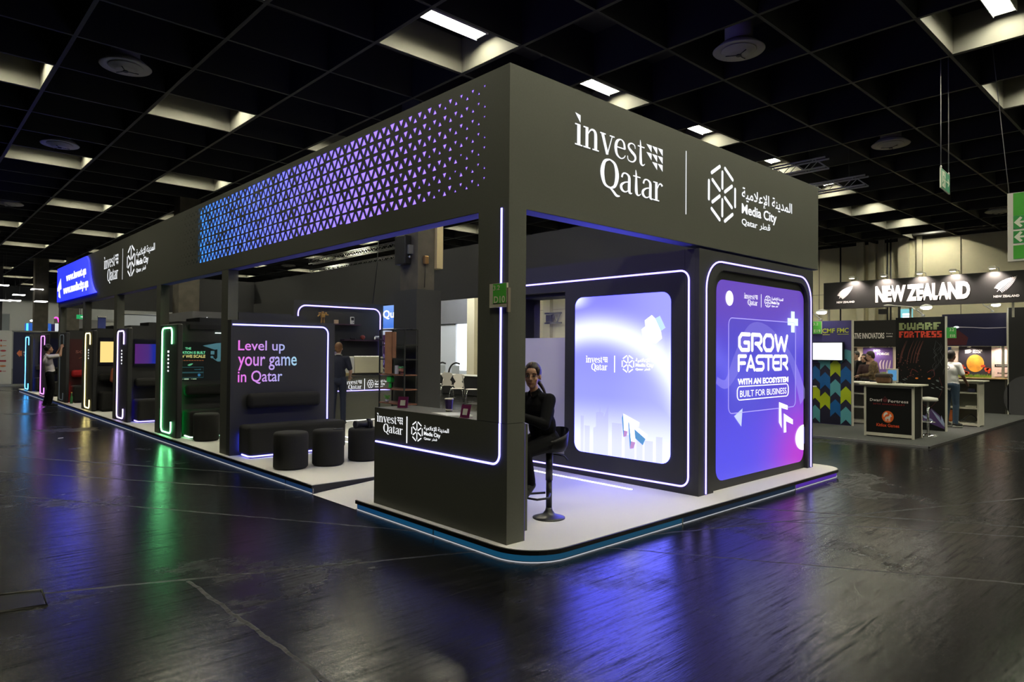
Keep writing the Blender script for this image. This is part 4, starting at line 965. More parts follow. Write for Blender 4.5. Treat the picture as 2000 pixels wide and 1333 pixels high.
# header
hd = thing('stand_header', 'long black header board reading NEW ZEALAND with two silver ferns', 'sign', (14.05, .8, 2.84))
part('board', MB().box(14.0, 14.12, -1.7, 3.17, 2.84, 3.52), PCH, hd)
part('lettering', MB().fit_x(text('NEW ZEALAND', .06, .95), 13.994, 1.925, -.047, 2.955, 3.355), PW, hd)
for yl, yr, z0, z1 in ((2.83, 2.45, 3.08, 3.40), (-.49, -.90, 3.05, 3.40)):
    part('fern', MB().fit_x(fern(), 13.994, yl, yr, z0, z1), PW, hd)
    part('lettering', MB().fit_x(text('NEW ZEALAND', .03), 13.994, yl+.01, yr-.04, z0-.10, z0-.05), PW, hd)
for y in (3.1, 1.2, -.8): part('support', MB().box(14.14, 14.18, y-.02, y+.02, 2.52, 3.4), PRO, hd)
def spot(parent, name, loc, aim, energy, ang, col=(1, .86, .76), size=.04):
    d = bpy.data.lights.new(name, 'SPOT'); d.energy = energy; d.spot_size = ang; d.spot_blend = .7; d.color = col; d.shadow_soft_size = size
    o = bpy.data.objects.new(name, d); COL.objects.link(o); o.parent = parent
    o.location = Vector(loc)-wloc(parent); o.rotation_euler = (Vector(aim)-Vector(loc)).to_track_quat('-Z', 'Y').to_euler(); return o
for k, y in enumerate((2.42, 1.69, .92, .25, -.49)):
    t = thing('sign_spotlight', '%s small spotlight on top of the New Zealand header' % ('leftmost', 'second from left', 'middle', 'fourth from left', 'rightmost')[k], 'lamp', (13.9, y, 3.56), 'spotlights along the header')
    part('bracket', MB().tube([(14.06, y+.08, 3.52), (14.02, y+.08, 3.60), (13.84, y+.08, 3.60), (13.84, y-.08, 3.60), (14.02, y-.08, 3.60), (14.06, y-.08, 3.52)], .007, 6), ALU, t)
    part('head', MB().box(13.80, 13.90, y-.06, y+.06, 3.575, 3.63, .012), PRO, t)
    part('lens', MB().box(13.81, 13.89, y-.05, y+.05, 3.569, 3.574), emit('lens_warm', (1, .9, .8), 6), t)
    spot(t, 'lamp_light', (13.85, y, 3.565), (14.02, y, 3.25), 150, 2.2)
def arm_lamp(label, base, hx, d=1):
    x, y, z = base
    t = thing('arm_floodlight', label, 'lamp', base)
    part('clamp', MB().box(x-.05, x+.05, y-.03, y+.03, z, z+.05, .01), ALU, t)
    part('arm', MB().tube([(x, y, z+.05), (x-.1, y+.10*d, z+.16), (x-.25, y-.10*d, z+.22)], .012, 6), WHT, t)
    q = part('arm', MB().tube([(x, y, z+.05), (x-.12, y+.2*d, z+.22), (x-.3, y+.55*d*hx, z+.26)], .012, 6), WHT, t)
    part('shade', MB().lathe((x-.33, y+.6*d*hx, z+.25), [(.01, .03), (.08, .02), (.1, 0)], 18), WHT, q)
    h = part('head', MB().lathe((x-.28, y-.14*d, z+.20), [(.02, .06), (.10, .03), (.12, 0)], 20), WHT, t)
    part('lens', MB().lathe((x-.28, y-.14*d, z+.194), [(.06, -.05), (.10, -.03), (.11, 0), (.02, .002)], 20), emit('flood_white', (1, 1, .96), 14), h)
    spot(t, 'lamp_light', (x-.30, y-.14*d, z+.185), (x+.03, y-.14*d, z-.55), 150, 2.3, (1, .98, .93))
    return t
# CMF panel
t = nzpanel('graphic_panel', 'purple and zigzag patterned panel with yellow letters CMF FMC', 'panel', 12.53, 3.4, 1.91, NZP, 2.47, mat('zigzag_violet', (.052, .042, .17), .5), posts=(1,))
YEL = mat('print_yellow', (.62, .66, .06), .5); TEA = mat('print_teal', (.10, .36, .42), .5); LIM = mat('print_lime', (.42, .52, .01), .5); BLU = mat('print_blue', (.005, .11, .36), .5); DKN = mat('print_dark', (.012, .010, .035), .5)
part('lettering', MB().fit_x(text('CMF', .02), 12.524, 2.60, 2.31, 2.18, 2.29), YEL, t); part('lettering', MB().fit_x(text('FMC', .02), 12.524, 2.26, 2.00, 2.185, 2.295), YEL, t)
part('underline', MB().fit_x(rect(0, 0, 1, 1), 12.524, 2.59, 2.42, 2.14, 2.152), YEL, t); part('underline', MB().fit_x(rect(0, 0, 1, 1), 12.524, 2.25, 2.0, 2.145, 2.157), YEL, t)
part('pattern_ground', MB().fit_x(pl((0, 0), (1, 0), (1, .93), (.75, 1), (.5, .8), (0, .8)), 12.527, 3.36, 1.945, NZP+.01, 1.83), DKN, t)
for c, m in enumerate((TEA, LIM, BLU)):
    s = MB(); W_ = .235
    for q in range(6):
        for r in range(4):
            if (r+2*q) % 3 != c: continue
            y = 1.945+W_*q; z = .05+.47*r-.20*(q % 2)*0+.16*(q % 3); f = lambda v: min(max(v, .05), 1.80)
            s.shape(pl((y, f(z)), (y+W_/2, f(z+.12)), (y+W_, f(z)), (y+W_, f(z+.30)), (y+W_/2, f(z+.42)), (y, f(z+.30))), (12.5245-.0005*c, 0, 0), (0, 1, 0), (0, 0, 1))
    part('zigzag', s, m, t)
tvn = thing('monitor', 'white glowing monitor mounted on the zigzag panel', 'monitor', (12.45, 2.5, 1.55))
part('case', MB().box(12.43, 12.515, 2.09, 2.93, 1.53, 1.97), INK, tvn); part('display', MB().box(12.424, 12.429, 2.11, 2.91, 1.55, 1.95), emit('monitor_white', (.93, 1, 1), 1.6), tvn)
arm_lamp('bright white floodlight on arms above the zigzag panel', (12.55, 2.65, 2.475), .5)
s = thing('stand_number_sign', 'green stand number sign at the left edge of the zigzag panel', 'sign', (12.4, 2.75, 2.3))
part('board', MB().box(12.50, 12.528, 2.60, 2.86, 2.16, 2.465), MC['sign_cream'], s); part('face', MB().box(12.495, 12.499, 2.61, 2.84, 2.17, 2.46), MC['sign_green'], s)
part('lettering', MB().fit_x(text('3.2', .01), 12.491, 2.80, 2.68, 2.37, 2.43), SW, s); part('lettering', MB().fit_x(text('E19', .01), 12.491, 2.78, 2.63, 2.20, 2.27), SW, s)
# Dwarf Fortress panel
t = nzpanel('graphic_panel', 'dark poster panel with green and red block title DWARF FORTRESS and glowing eyes', 'panel', 13.0, 1.19, .16, NZP, 2.52, PBLK, posts=(1,))
PX = {'D': '1110 1101 1101 1101 1110', 'W': '10101 10101 10101 11111 11011', 'A': '0110 1111 1001 1111 1001', 'R': '1110 1011 1110 1101 1101', 'F': '1111 1100 1110 1100 1100', 'O': '1111 1101 1001 1011 1111', 'T': '11111 00100 00100 00100 00100', 'E': '1111 1100 1110 1100 1111', 'S': '1111 1100 1111 0011 1111'}
def pix(s):
    o, x = [], 0
    for c in s:
        R = PX[c].split()
        for j, r in enumerate(R):
            for i, b in enumerate(r):
                if b == '1': o.append(rect(x+i, 4-j, x+i+1.02, 5.02-j))
        x += len(R[0])+.6
    return join(*o)
part('lettering', MB().fit_x(pix('DWARF'), 12.994, 1.09, .27, 2.24, 2.40), mat('title_green', (.24, .29, .12), .6), t)
part('lettering', MB().fit_x(pix('FORTRESS'), 12.994, 1.09, .25, 2.07, 2.21), mat('title_red', (.62, .05, .02), .6), t)
random.seed(21)
A = []
for k in range(46):
    y = random.uniform(.62, 1.12); z = random.uniform(1.15, 1.75); A.append(disc(y, z, random.uniform(.004, .018), 5))
for k in range(7):
    y = random.uniform(.7, 1.1); A.append(stroke([(y, 1.5, .012), (y-.05, 1.75, .014), (y-.14, 2.0, .003)]))
part('ember_art', MB().shape(join(*A), (12.9945, 0, 0), (0, 1, 0), (0, 0, 1)), mat('ember_brown', (.11, .030, .020), .6), t)
A = []
for k in range(14):
    y = random.uniform(.2, .45); z = random.uniform(1.25, 1.8); A.append(stroke([(y, z, .006), (y+random.uniform(-.08, .08), z+.1, .008), (y+random.uniform(-.12, .12), z+.22, .002)]))
part('branch_art', MB().shape(join(*A), (12.9945, 0, 0), (0, 1, 0), (0, 0, 1)), mat('branch_grey', (.05, .055, .06), .6), t)
A = []
for k in range(14):
    y = random.choice((random.uniform(.2, .4), random.uniform(.8, 1.1))); z = random.uniform(.9, 1.18); A.append(pl((y, z), (y+.05, z+.012), (y+.07, z+.03), (y+.02, z+.02)))
part('shard_art', MB().shape(join(*A), (12.9945, 0, 0), (0, 1, 0), (0, 0, 1)), mat('shard_pale', (.20, .25, .25), .6), t)
part('eye_art', MB().shape(join(disc(.735, 1.165, .03, 12, .018), disc(.49, 1.165, .03, 12, .018)), (12.994, 0, 0), (0, 1, 0), (0, 0, 1)), mat('eye_orange', (.95, .25, .03), .6), t)
part('horn_art', MB().shape(join(*[stroke([(.62+s*.09, 1.30, .012), (.62+s*.2, 1.36, .014), (.62+s*.23, 1.24, .01), (.62+s*.16, 1.18, .004)]) for s in (-1, 1)], stroke([(.30, 1.2, .006), (.25, .9, .006), (.45, .55, .006), (.62, .6, .003)])), (12.9945, 0, 0), (0, 1, 0), (0, 0, 1)), mat('horn_red', (.14, .018, .015), .6), t)
part('crystal_art', MB().shape(join(pl((.65, .25), (.2, .08), (.22, .30), (.45, .52)), ), (12.9948, 0, 0), (0, 1, 0), (0, 0, 1)), mat('crystal_violet', (.07, .035, .14), .6), t)
part('crystal_edge_art', MB().shape(join(pl((.46, .50), (.30, .34), (.22, .14), (.34, .30)), pl((.62, .36), (.44, .28), (.40, .22), (.60, .30)), pl((.26, .38), (.20, .20), (.20, .12), (.27, .25))), (12.9942, 0, 0), (0, 1, 0), (0, 0, 1)), mat('crystal_pale', (.32, .38, .58), .6), t)
arm_lamp('bright white floodlight on arms above the dark DWARF FORTRESS panel', (13.03, .62, 2.53), 1)
s = thing('stand_number_sign', 'small green stand number sign on the right edge of the DWARF FORTRESS panel', 'sign', (12.95, .05, 2.15))
part('board', MB().box(12.985, 12.999, -.02, .158, 2.05, 2.28), mat('sign_bright_green', (.06, .42, .07), .5), s)
part('lettering', MB().fit_x(text('3.2', .01), 12.981, .10, .02, 2.20, 2.26), SW, s); part('lettering', MB().fit_x(text('E10', .01), 12.981, .09, .0, 2.07, 2.13), SW, s)
# promotion counters and cabinets
def promo(name, label, x0, x1, y0, y1, h, face=True, opn=False):
    t = thing(name, label, 'counter' if face else 'cabinet', ((x0+x1)/2, (y0+y1)/2, NZP))
    z0 = NZP+.001
    for a in (x0, x1-.04):
        for b in (y0, y1-.04): part('leg', MB().box(a, a+.04, b, b+.04, z0, h-.03), PRO, t)
    part('bottom_rail', MB().box(x0+.002, x1-.002, y0+.041, y1-.041, z0+.02, z0+.08), PRO, t)
    part('top', MB().box(x0-.07, x1+.07, y0-.09, y1+.07, h-.03, h, .006), PRO, t)
    part('top_rail', MB().box(x0+.002, x1-.002, y0+.041, y1-.041, h-.075, h-.031), PRO, t)
    if face:
        part('front_panel', MB().box(x0+.008, x0+.02, y0+.041, y1-.041, z0+.081, h-.076), PBLK, t); part('side_panel', MB().box(x0+.041, x1-.041, y0+.008, y0+.02, z0+.02, h-.031), PBLK, t); part('side_panel', MB().box(x0+.041, x1-.041, y1-.02, y1-.008, z0+.02, h-.031), PBLK, t)
    else:
        part('side_panel', MB().box(x0+.041, x1-.041, y0+.005, y0+.02, z0+.02, h-.031), PRO, t); part('side_panel', MB().box(x0+.041, x1-.041, y1-.02, y1-.005, z0+.02, h-.031), PRO, t)
        part('back_panel', MB().box(x1-.02, x1-.005, y0+.041, y1-.041, z0+.081, h-.076), mat('cabinet_grey', (.30, .30, .25), .6), t)
        for k in (.40, .72): part('shelf', MB().box(x0+.005, x1-.021, y0+.041, y1-.041, h*k, h*k+.03), PRO, t)
    return t
pc = promo('promotion_counter', 'black fronted promotion counter with an orange fox emblem and Dwarf Fortress lettering', 10.86, 11.38, .17, 1.08, 1.10)
part('lettering', MB().fit_x(text('Dwarf', .02, 1.1), 10.862, .97, .74, .745, .80), PW, pc); part('lettering', MB().fit_x(text('Fortress', .02, 1.1), 10.862, .63, .27, .735, .79), PW, pc)
part('lettering', MB().fit_x(text('20TH ANNIVERSARY', .0, 1.15), 10.862, .91, .33, .68, .71), mat('blood_red', (.35, .01, .015), .6), pc)
part('crest', MB().fit_x(join(disc(0, 0, 1, 8), pl((-.8, .3), (0, 1.6), (.8, .3))), 10.8625, .735, .64, .735, .86), mat('crest_maroon', (.10, .012, .018), .6), pc)
part('emblem_disc', MB().fit_x(disc(0, 0, 1, 28), 10.863, .745, .53, .33, .565), mat('fox_orange', (.75, .13, .015), .5), pc)
fox = join(stroke([(.05, .45, .02), (.12, .75, .22), (.35, .95, .26), (.45, .8, .08)]), pl((.15, .30), (.30, .52), (.62, .60), (.72, .72), (.70, .92), (.80, .78), (.90, .90), (.90, .72), (1, .58), (.86, .54), (.80, .40), (.72, .28), (.30, .28)), pl((.20, .32), (.32, .32), (.26, .15), (.30, 0), (.22, 0), (.18, .16)), pl((.34, .32), (.44, .30), (.40, .14), (.46, 0), (.38, 0), (.34, .14)), pl((.60, .32), (.68, .30), (.66, 0), (.59, 0)), pl((.70, .32), (.78, .36), (.80, .02), (.73, .02)))
part('fox_emblem', MB().fit_x(fox, 10.861, .715, .56, .36, .54), PW, pc)
part('lettering', MB().fit_x(text('Kitfox Games', .02), 10.861, .845, .43, .245, .31), mat('fox_red', (.70, .08, .02), .5), pc)
c1 = promo('display_cabinet', 'white open display cabinet to the right of the man in the white t-shirt', 14.6, 15.05, -.08, .62, 1.10, False)
solo('game_controller', MB().box(14.66, 14.80, .02, .16, .80+.03, .91, .02), mat('indigo_plastic', (.02, .02, .06), .4), 'dark device on the top shelf of the cabinet beside the man in white', 'game controller', (14.7, .09, .83))
solo('book', MB().box(14.63, 14.85, -.02, .2, .474, .51, .004), PRO, 'pale flat box on the middle shelf of the cabinet beside the man in white', 'book', (14.7, .09, .474))
solo('cable_heap', MB().tube(spl([(14.66, .3, .16), (14.7, .1, .13), (14.66, -.02, .2), (14.72, .12, .30), (14.68, .32, .14), (14.7, .4, .3)], 5), .012, 6), INK, 'tangle of black cable in the bottom of the white cabinet', 'cable', (14.68, .2, .13))
solo('snack_bag', MB().box(14.64, 14.72, .46, .56, .117, .40, .03, 2), mat('snack_orange', (.45, .12, .03), .5), 'orange bag in the bottom of the white cabinet', 'bag', (14.7, .4, .117))
c2 = promo('display_cabinet', 'white open cabinet with papers on top behind the zigzag panel', 13.2, 13.65, 1.62, 2.9, 1.02, False)
c3 = promo('display_cabinet', 'white cabinet glimpsed at the far left edge of the New Zealand stand', 11.3, 11.75, 2.52, 3.1, .96, False)
solo('paper_stack', MB().box(13.25, 13.55, 1.9, 2.25, 1.021, 1.035), WHT, 'white papers on the cabinet behind the zigzag panel', 'paper', (13.4, 2.05, 1.021))
lathe_thing('glass_jar', 'small glass jar with a white lid on the white cabinet', 'jar', (13.3, 2.32, 1.021), [('jar', [(.035, 0), (.035, .11), (.028, .13)], mat('jar_green', (.16, .20, .12), .2)), ('lid', [(.03, .131), (.03, .16)], WHT)])
bp = thing('backpack', 'brown leather bag on the black promotion counter', 'bag', (11.15, .75, 1.1))
bm_ = mat('brown_leather', (.10, .045, .018), .6, noise=.3, scale=18)
part('body', MB().box(11.03, 11.25, .66, .93, 1.101, 1.27, .05, 3), bm_, bp); part('flap', MB().box(11.02, 11.26, .655, .935, 1.21, 1.30, .035, 3), mat('dark_leather', (.03, .017, .01), .6), bp)
part('strap', MB().tube(spl([(11.05, .66, 1.25), (11.02, .61, 1.2), (11.03, .62, 1.11)], 4), .012, 6), MC['dark_leather'], bp)
tb2 = thing('tablet_stand', 'white tablet with a blue screen standing behind the brown bag', 'tablet', (11.3, .70, 1.1))
part('case', MB().box(11.29, 11.31, .58, .80, 1.12, 1.40, .008), WHT, tb2); part('display', MB().box(11.285, 11.289, .61, .77, 1.16, 1.37), emit('tablet_blue', (.10, .30, .55), .9), tb2); part('foot', MB().box(11.26, 11.36, .64, .74, 1.101, 1.12), WHT, tb2)
st = thing('bar_stool', 'white topped chrome stool between the promotion counter and the DWARF FORTRESS panel', 'stool', (11.85, .18, NZP))
part('seat', MB().lathe((11.85, .20, .74), [(.15, 0), (.18, .02), (.17, .07), (.02, .09)], 24), WHT, st); part('pole', MB().cyl((11.85, .20, NZP+.03), (11.85, .20, .74), .022), CHROME, st); part('base', MB().lathe((11.85, .20, NZP), [(.19, .001), (.19, .012), (.06, .035), (.025, .05)], 28), CHROME, st)
part('foot_ring', MB().tube([(11.85+.13*math.cos(a*PI/8), .20+.13*math.sin(a*PI/8), .32) for a in range(16)], .01, 6, closed=True), CHROME, st)
# back wall of the stand
XB = 20.0
def bpanel(label, ya, yb, z0, z1, m, name='graphic_panel'): return nzpanel(name, label, 'panel', XB, ya, yb, z0, z1, m, .06, posts=(0, 1))
t = bpanel('black upper panel with white words TIVE INNOVATORS', 7.0, 2.9, 1.93, 2.80, PCH)
part('lettering', MB().fit_x(text('CREATIVE INNOVATORS', .02, .95), XB-.006, 4.86, 3.68, 2.20, 2.39), PW, t)
part('lettering', MB().fit_x(text('From a', .01), XB-.006, 3.62, 3.43, 2.34, 2.38), PW, t); part('lettering', MB().fit_x(text('comes', .01), XB-.006, 3.62, 3.44, 2.25, 2.285), PW, t)
LB_ = mat('lit_cream_board', (.85, .72, .62), .6)
wallb = nzpanel('back_wall_panel', 'pale board at the back of the New Zealand stand behind the posters', 'panel', XB+.07, 7.0, .29, NZP, 1.92, LB_, .05)
def poster(label, ya, yb, z0, z1, m):
    t = thing('poster', label, 'poster', (XB, (ya+yb)/2, z0)); part('sheet', MB().box(XB+.04, XB+.06, yb, ya, z0, z1), m, t); return t
XQ = XB+.036
t = poster('violet poster reading INTO FORGE behind the man with glasses', 4.35, 3.45, 1.05, 1.91, mat('poster_violet', (.11, .055, .25), .6, noise=.3, scale=3))
part('lettering', MB().fit_x(text('INTO', .03), XQ, 4.02, 3.82, 1.76, 1.84), PW, t); part('lettering', MB().fit_x(text('FORGE', .03), XQ, 3.92, 3.55, 1.66, 1.74), PW, t)
part('hand_art', MB().fit_x(join(*[stroke([(.1+.16*k, 0, .1), (.05+.2*k, .6, .09), (.15+.18*k, 1, .03)]) for k in range(4)]), XQ, 3.85, 3.50, 1.2, 1.5), mat('hand_pale', (.5, .42, .5), .6), t)
poster('dark brown poster at the left of the back wall', 4.95, 4.55, 1.05, 1.91, mat('poster_brown', (.05, .035, .03), .6))
poster('deep blue poster behind the man in the white t-shirt', 2.6, 1.82, 1.05, 1.93, mat('poster_deep_blue', (.015, .05, .20), .6, noise=.4, scale=3))
t = poster('dark poster with a large orange planet reading SPACE ROCK', 1.62, .80, 1.06, 1.95, mat('poster_night', (.022, .018, .03), .6))
part('planet', MB().fit_x(disc(0, 0, 1, 32), XQ, 1.42, .98, 1.18, 1.70), mat('planet_orange', (.80, .33, .03), .6, noise=.35, scale=5), t)
part('lettering', MB().fit_x(text('SPACE', .03), XQ, 1.26, 1.02, 1.80, 1.85), PW, t); part('lettering', MB().fit_x(text('ROCK', .03), XQ, 1.26, 1.05, 1.745, 1.79), PW, t)
part('emblem', MB().fit_x(join(*[stroke([(0, .2*k, .13), (.5, .12+.2*k, .13), (1-.1*abs(k-2), .25+.2*k, .05)]) for k in range(5)]), XQ, 1.46, 1.28, 1.73, 1.86), PW, t)
random.seed(8)
part('cloud_art', MB().shape(join(*[disc(random.choice((random.uniform(.83, 1.05), random.uniform(1.3, 1.6))), random.uniform(1.1, 1.3)+(.15 if k % 3 == 0 else 0), random.uniform(.03, .06), 10) for k in range(15)]), (XQ-.001, 0, 0), (0, 1, 0), (0, 0, 1)), mat('cloud_red', (.55, .06, .02), .6, noise=.4, scale=9), t)
t = poster('pale pink poster with faint red letters at the right of the back wall', .72, .30, 1.06, 1.93, mat('poster_pink', (.75, .56, .52), .6))
part('lettering', MB().fit_x(text('PRISM', .0), XQ, .68, .18, 1.62, 1.78), mat('pink_print', (.75, .30, .36), .6), t)
part('band', MB().fit_x(rect(0, 0, 1, 1), XQ, .72, .30, 1.34, 1.42), PBLK, t); part('lettering', MB().fit_x(text('Local publisher', .0), XQ-.001, .68, .32, 1.36, 1.40), PW, t)
part('lettering', MB().fit_x(text('Prism Studio', .02), XQ, .65, .33, 1.14, 1.19), PBLK, t)
sh = thing('back_counter', 'long dark counter of the back wall with grass strip and white fern emblem', 'counter', (19.6, 3, NZP))
part('body', MB().box(19.30, 19.98, .33, 7.0, NZP+.001, 1.0), PCH, sh); part('top', MB().box(19.25, 19.99, .30, 7.0, 1.001, 1.03), mat('oak_top', (.42, .27, .12), .5), sh)
part('fern', MB().fit_x(fern(), 19.294, 1.35, .90, .66, .92), PW, sh); part('lettering', MB().fit_x(text('NEW ZEALAND', .03), 19.294, 1.42, .84, .555, .60), PW, sh); part('lettering', MB().fit_x(text('CODE', .02, 1.1), 19.294, 1.36, .84, .36, .46), PW, sh)
gm = MB(); random.seed(4)
for k in range(520):
    y = random.uniform(.75, 1.68) if k < 300 else random.uniform(3.4, 3.9); x = random.uniform(19.55, 19.85); h = random.uniform(.05, .12); a = random.uniform(-.03, .03)
    gm.poly([(x-.006, y-.008, 1.031), (x+.006, y+.008, 1.031), (x+a, y+a, 1.031+h)])
g = solo('artificial_grass', gm, mat('grass_green', (.22, .36, .03), .8), 'strip of green artificial grass along the back counter below the posters', 'grass', (19.7, 1.2, 1.031)); g['kind'] = 'stuff'
t = nzpanel('graphic_panel', 'dark blue wide banner with a thin streak of light above the posters', 'panel', 19.5, 1.95, .30, 1.95, 2.90, mat('banner_night', (.012, .012, .045), .35), .05)
part('light_streak', MB().shape(stroke([(1.9, 2.47, .012), (1.6, 2.51, .02), (1.2, 2.50, .012), (.8, 2.47, .016), (.34, 2.48, .012)]), (19.494, 0, 0), (0, 1, 0), (0, 0, 1)), emit('streak_light', (.45, .40, .36), .8), t)
part('flare', MB().shape(disc(1.55, 2.51, .07, 20, .03), (19.492, 0, 0), (0, 1, 0), (0, 0, 1)), emit('flare_light', (.95, 1, .98), 1.6), t)
part('red_haze', MB().shape(pl((1.90, 1.98), (1.3, 1.98), (1.25, 2.2), (1.5, 2.42), (1.92, 2.38)), (19.4955, 0, 0), (0, 1, 0), (0, 0, 1)), mat('banner_maroon', (.07, .014, .018), .35), t)
part('upright', MB().box(19.56, 19.62, .4, .46, 1.031, 1.95), PRO, t); part('upright', MB().box(19.56, 19.62, 1.8, 1.86, 1.031, 1.95), PRO, t)
t = nzpanel('graphic_panel', 'tall black panel with a dark arc at the right edge of the picture', 'panel', 19.22, .26, -2.6, .02, 3.02, PCH, .07, posts=(0,))
part('foot_rail', MB().box(19.20, 19.30, -2.6, .9, 0, .019), ALU, t)
part('arc_art', MB().shape(disc(-.15, .5, .5, 28, .62), (19.214, 0, 0), (0, 1, 0), (0, 0, 1)), mat('arc_grey', (.05, .05, .055), .6), t)
arm_lamp('white floodlight on an arm beside the tall black panel', (19.20, .60, 2.91), .3)
for y in (.55, 1.3, 4.0):
    o = thing('shelf_downlight', {.55: 'small warm lamp over the pale pink poster', 1.3: 'small warm lamp over the planet poster', 4.0: 'small warm lamp over the violet poster'}[y], 'lamp', (19.7, y, 1.93), 'lamps over the posters')
    part('body', MB().cyl((19.75, y, 1.90), (19.75, y, 1.93), .04), WHT, o); part('arm', MB().box(19.75, 20.0, y-.01, y+.01, 1.925, 1.935), WHT, o)
    spot(o, 'lamp_light', (19.75, y, 1.89), (19.98, y, 1.3), 40, 2.6, (1, .85, .72))

# ---------------------------------------------------------------- hanging signs and trusses
ex = thing('exit_sign', 'green running man exit sign hung on two thin rods', 'sign', (9.3, -.76, 4.47))
EXG = mat('exit_green', (.025, .27, .14), .5); EXW = mat('exit_white', (.72, .75, .62), .5)
A_, B_ = Vector((8.98, -.78, 0)), Vector((9.66, -.735, 0)); du = B_-A_
nrm = Vector((-du.y, du.x, 0)).normalized()*-1
if nrm.dot(Vector((-3.7, -4.0, 0))-A_) < 0: nrm = -nrm
O_ = A_+Vector((0, 0, 4.466)); H_ = Vector((0, 0, .33))
def ebox(name, u0, u1, v0, v1, d0, d1, m):
    P = [(u0, v0), (u1, v0), (u1, v1), (u0, v1)]; part(name, MB().prism(P, O_+nrm*d0, du, H_, nrm, d1-d0), m, ex)
ebox('panel', 0, 1, 0, 1, -.02, 0, EXW); ebox('face', .03, .97, .03, .97, .001, .003, EXG); ebox('pictogram_field', .10, .46, .10, .90, .0035, .005, EXW)
part('runner', MB().shape(move(fitted(runner()), .12, .14, .32, .72), O_+nrm*.0065, du, H_), EXG, ex)
part('arrow', MB().shape(move(fitted(move(arrow_left(), 0, 0, -1, 1)), .54, .28, .38, .44), O_+nrm*.006, du, H_), EXW, ex)
for u in (.06, .94):
    p = O_+du*u+H_-nrm*.01; part('rod', MB().cyl(p, (p.x, p.y, 7.245), .007, n=6), mat('rod_grey', (.35, .34, .32), .5), ex); part('eyelet', MB().ell(p+Vector((0, 0, .015)), (.016, .016, .03), 8, 6), ALU, ex)
gs = thing('hanging_direction_sign', 'big green hanging direction sign with two white arrows at the right edge', 'sign', (10, -1.9, 3.27))
part('board', MB().box(10.0, 10.10, -3.3, -1.485, 3.265, 4.41), mat('sign_board_white', (.62, .60, .55), .5), gs)
GG = mat('hall_sign_green', (.055, .36, .03), .5); GD = mat('hall_sign_green_dark', (.025, .26, .05), .5)
for z0, z1, m in ((4.02, 4.40, GG), (3.80, 4.018, GD), (3.56, 3.765, GD), (3.30, 3.525, GG)): part('field', MB().box(9.994, 9.999, -3.25, -1.565, z0, z1), m, gs)
for zc in (3.91, 3.665): part('arrow', MB().fit_x(arrow_left(), 9.990, -1.575, -1.80, zc-.09, zc+.09), EXW, gs)
for y in (-1.5, -3.2): part('cable', MB().tube([(10.05, y, 4.41), (10.05, y+.25*(1 if y > -2 else -1), 7.245)], .006, 6), MC['rod_grey'], gs)
def truss(label, x, z, y0, y1, h=.22, n=None):
    t = thing('lighting_truss', label, 'truss', (x, (y0+y1)/2, z), 'silver lighting trusses')
    for dx, dz in ((-h/2, 0), (h/2, 0), (-h/2, h), (h/2, h)): part('chord', MB().cyl((x+dx, y0, z+dz), (x+dx, y1, z+dz), .022, n=8), TRS, t)
    n = int((y1-y0)/(h*1.1))
    for sx_ in (-h/2, h/2):
        pts = [(x+sx_, y0+(y1-y0)*k/n, z+(h if k % 2 else 0)) for k in range(n+1)]
        part('web', MB().tube(pts, .011, 6), TRS, t)
    for y in (y0+.4, y1-.4): part('hanger', MB().cyl((x, y, z+h), (x, y, 7.245), .006, n=6), INK, t)
    return t
TRS = mat('truss_silver', (.78, .78, .75), .5)
truss('silver truss seen above the front fascia, upper of the two at right', 12.0, 5.98, 2.28, 7.0)
truss('silver truss end beside the right end of the front fascia', 13.1, 5.68, 1.81, 7.0)
truss('long silver truss seen under the side fascia, highest of three', 11.5, 5.92, 17, 27)
truss('silver truss seen under the side fascia beside the hall pillar', 13.5, 5.9, 21, 31)
truss('silver truss seen under the side fascia, lowest and farthest', 15.5, 5.7, 26, 38)

# ---------------------------------------------------------------- hall beyond: window lobby, chairs, far stands
struct('wall_lobby', MB().box(20.5, 20.8, 26.85, 35, 0, 7.245).box(20.5, 20.8, 25.7, 26.85, 0, .55).box(20.5, 20.8, 25.7, 26.85, 3.25, 7.245), mat('white_lobby_wall', (.70, .74, .80), .7))
struct('trim_4', MB().box(20.40, 20.499, 25.7, 35, 3.27, 4.9), mat('grey_cladding', (.20, .20, .22), .7))
struct('trim_5', MB().box(20.40, 20.9, 25.05, 25.699, 0, 7.245), mat('cream_pilaster', (.66, .60, .42), .7))
struct('window_1', MB().box(20.6, 20.65, 25.7, 26.85, .55, 3.25), emit('daylight_window', (.93, .96, 1), 1.6))
hr = thing('escalator_rail', 'curved black escalator handrails in front of the bright lobby window', 'railing', (19.5, 25.8, 0))
for k, (y, d) in enumerate(((26.6, 0), (27.9, 0))):
    part('handrail', MB().tube(spl([(19.8, y-1.0, .95), (19.8, y-.7, 1.0), (19.8, y-.35, .9), (19.8, y-.1, .65), (19.8, y, .3)], 5), .05, 8), INK, hr)
    part('balustrade', MB().box(19.79, 19.81, y-1.0, y-.3, 0, .85), mat('pale_balustrade', (.45, .48, .5), .3), hr)
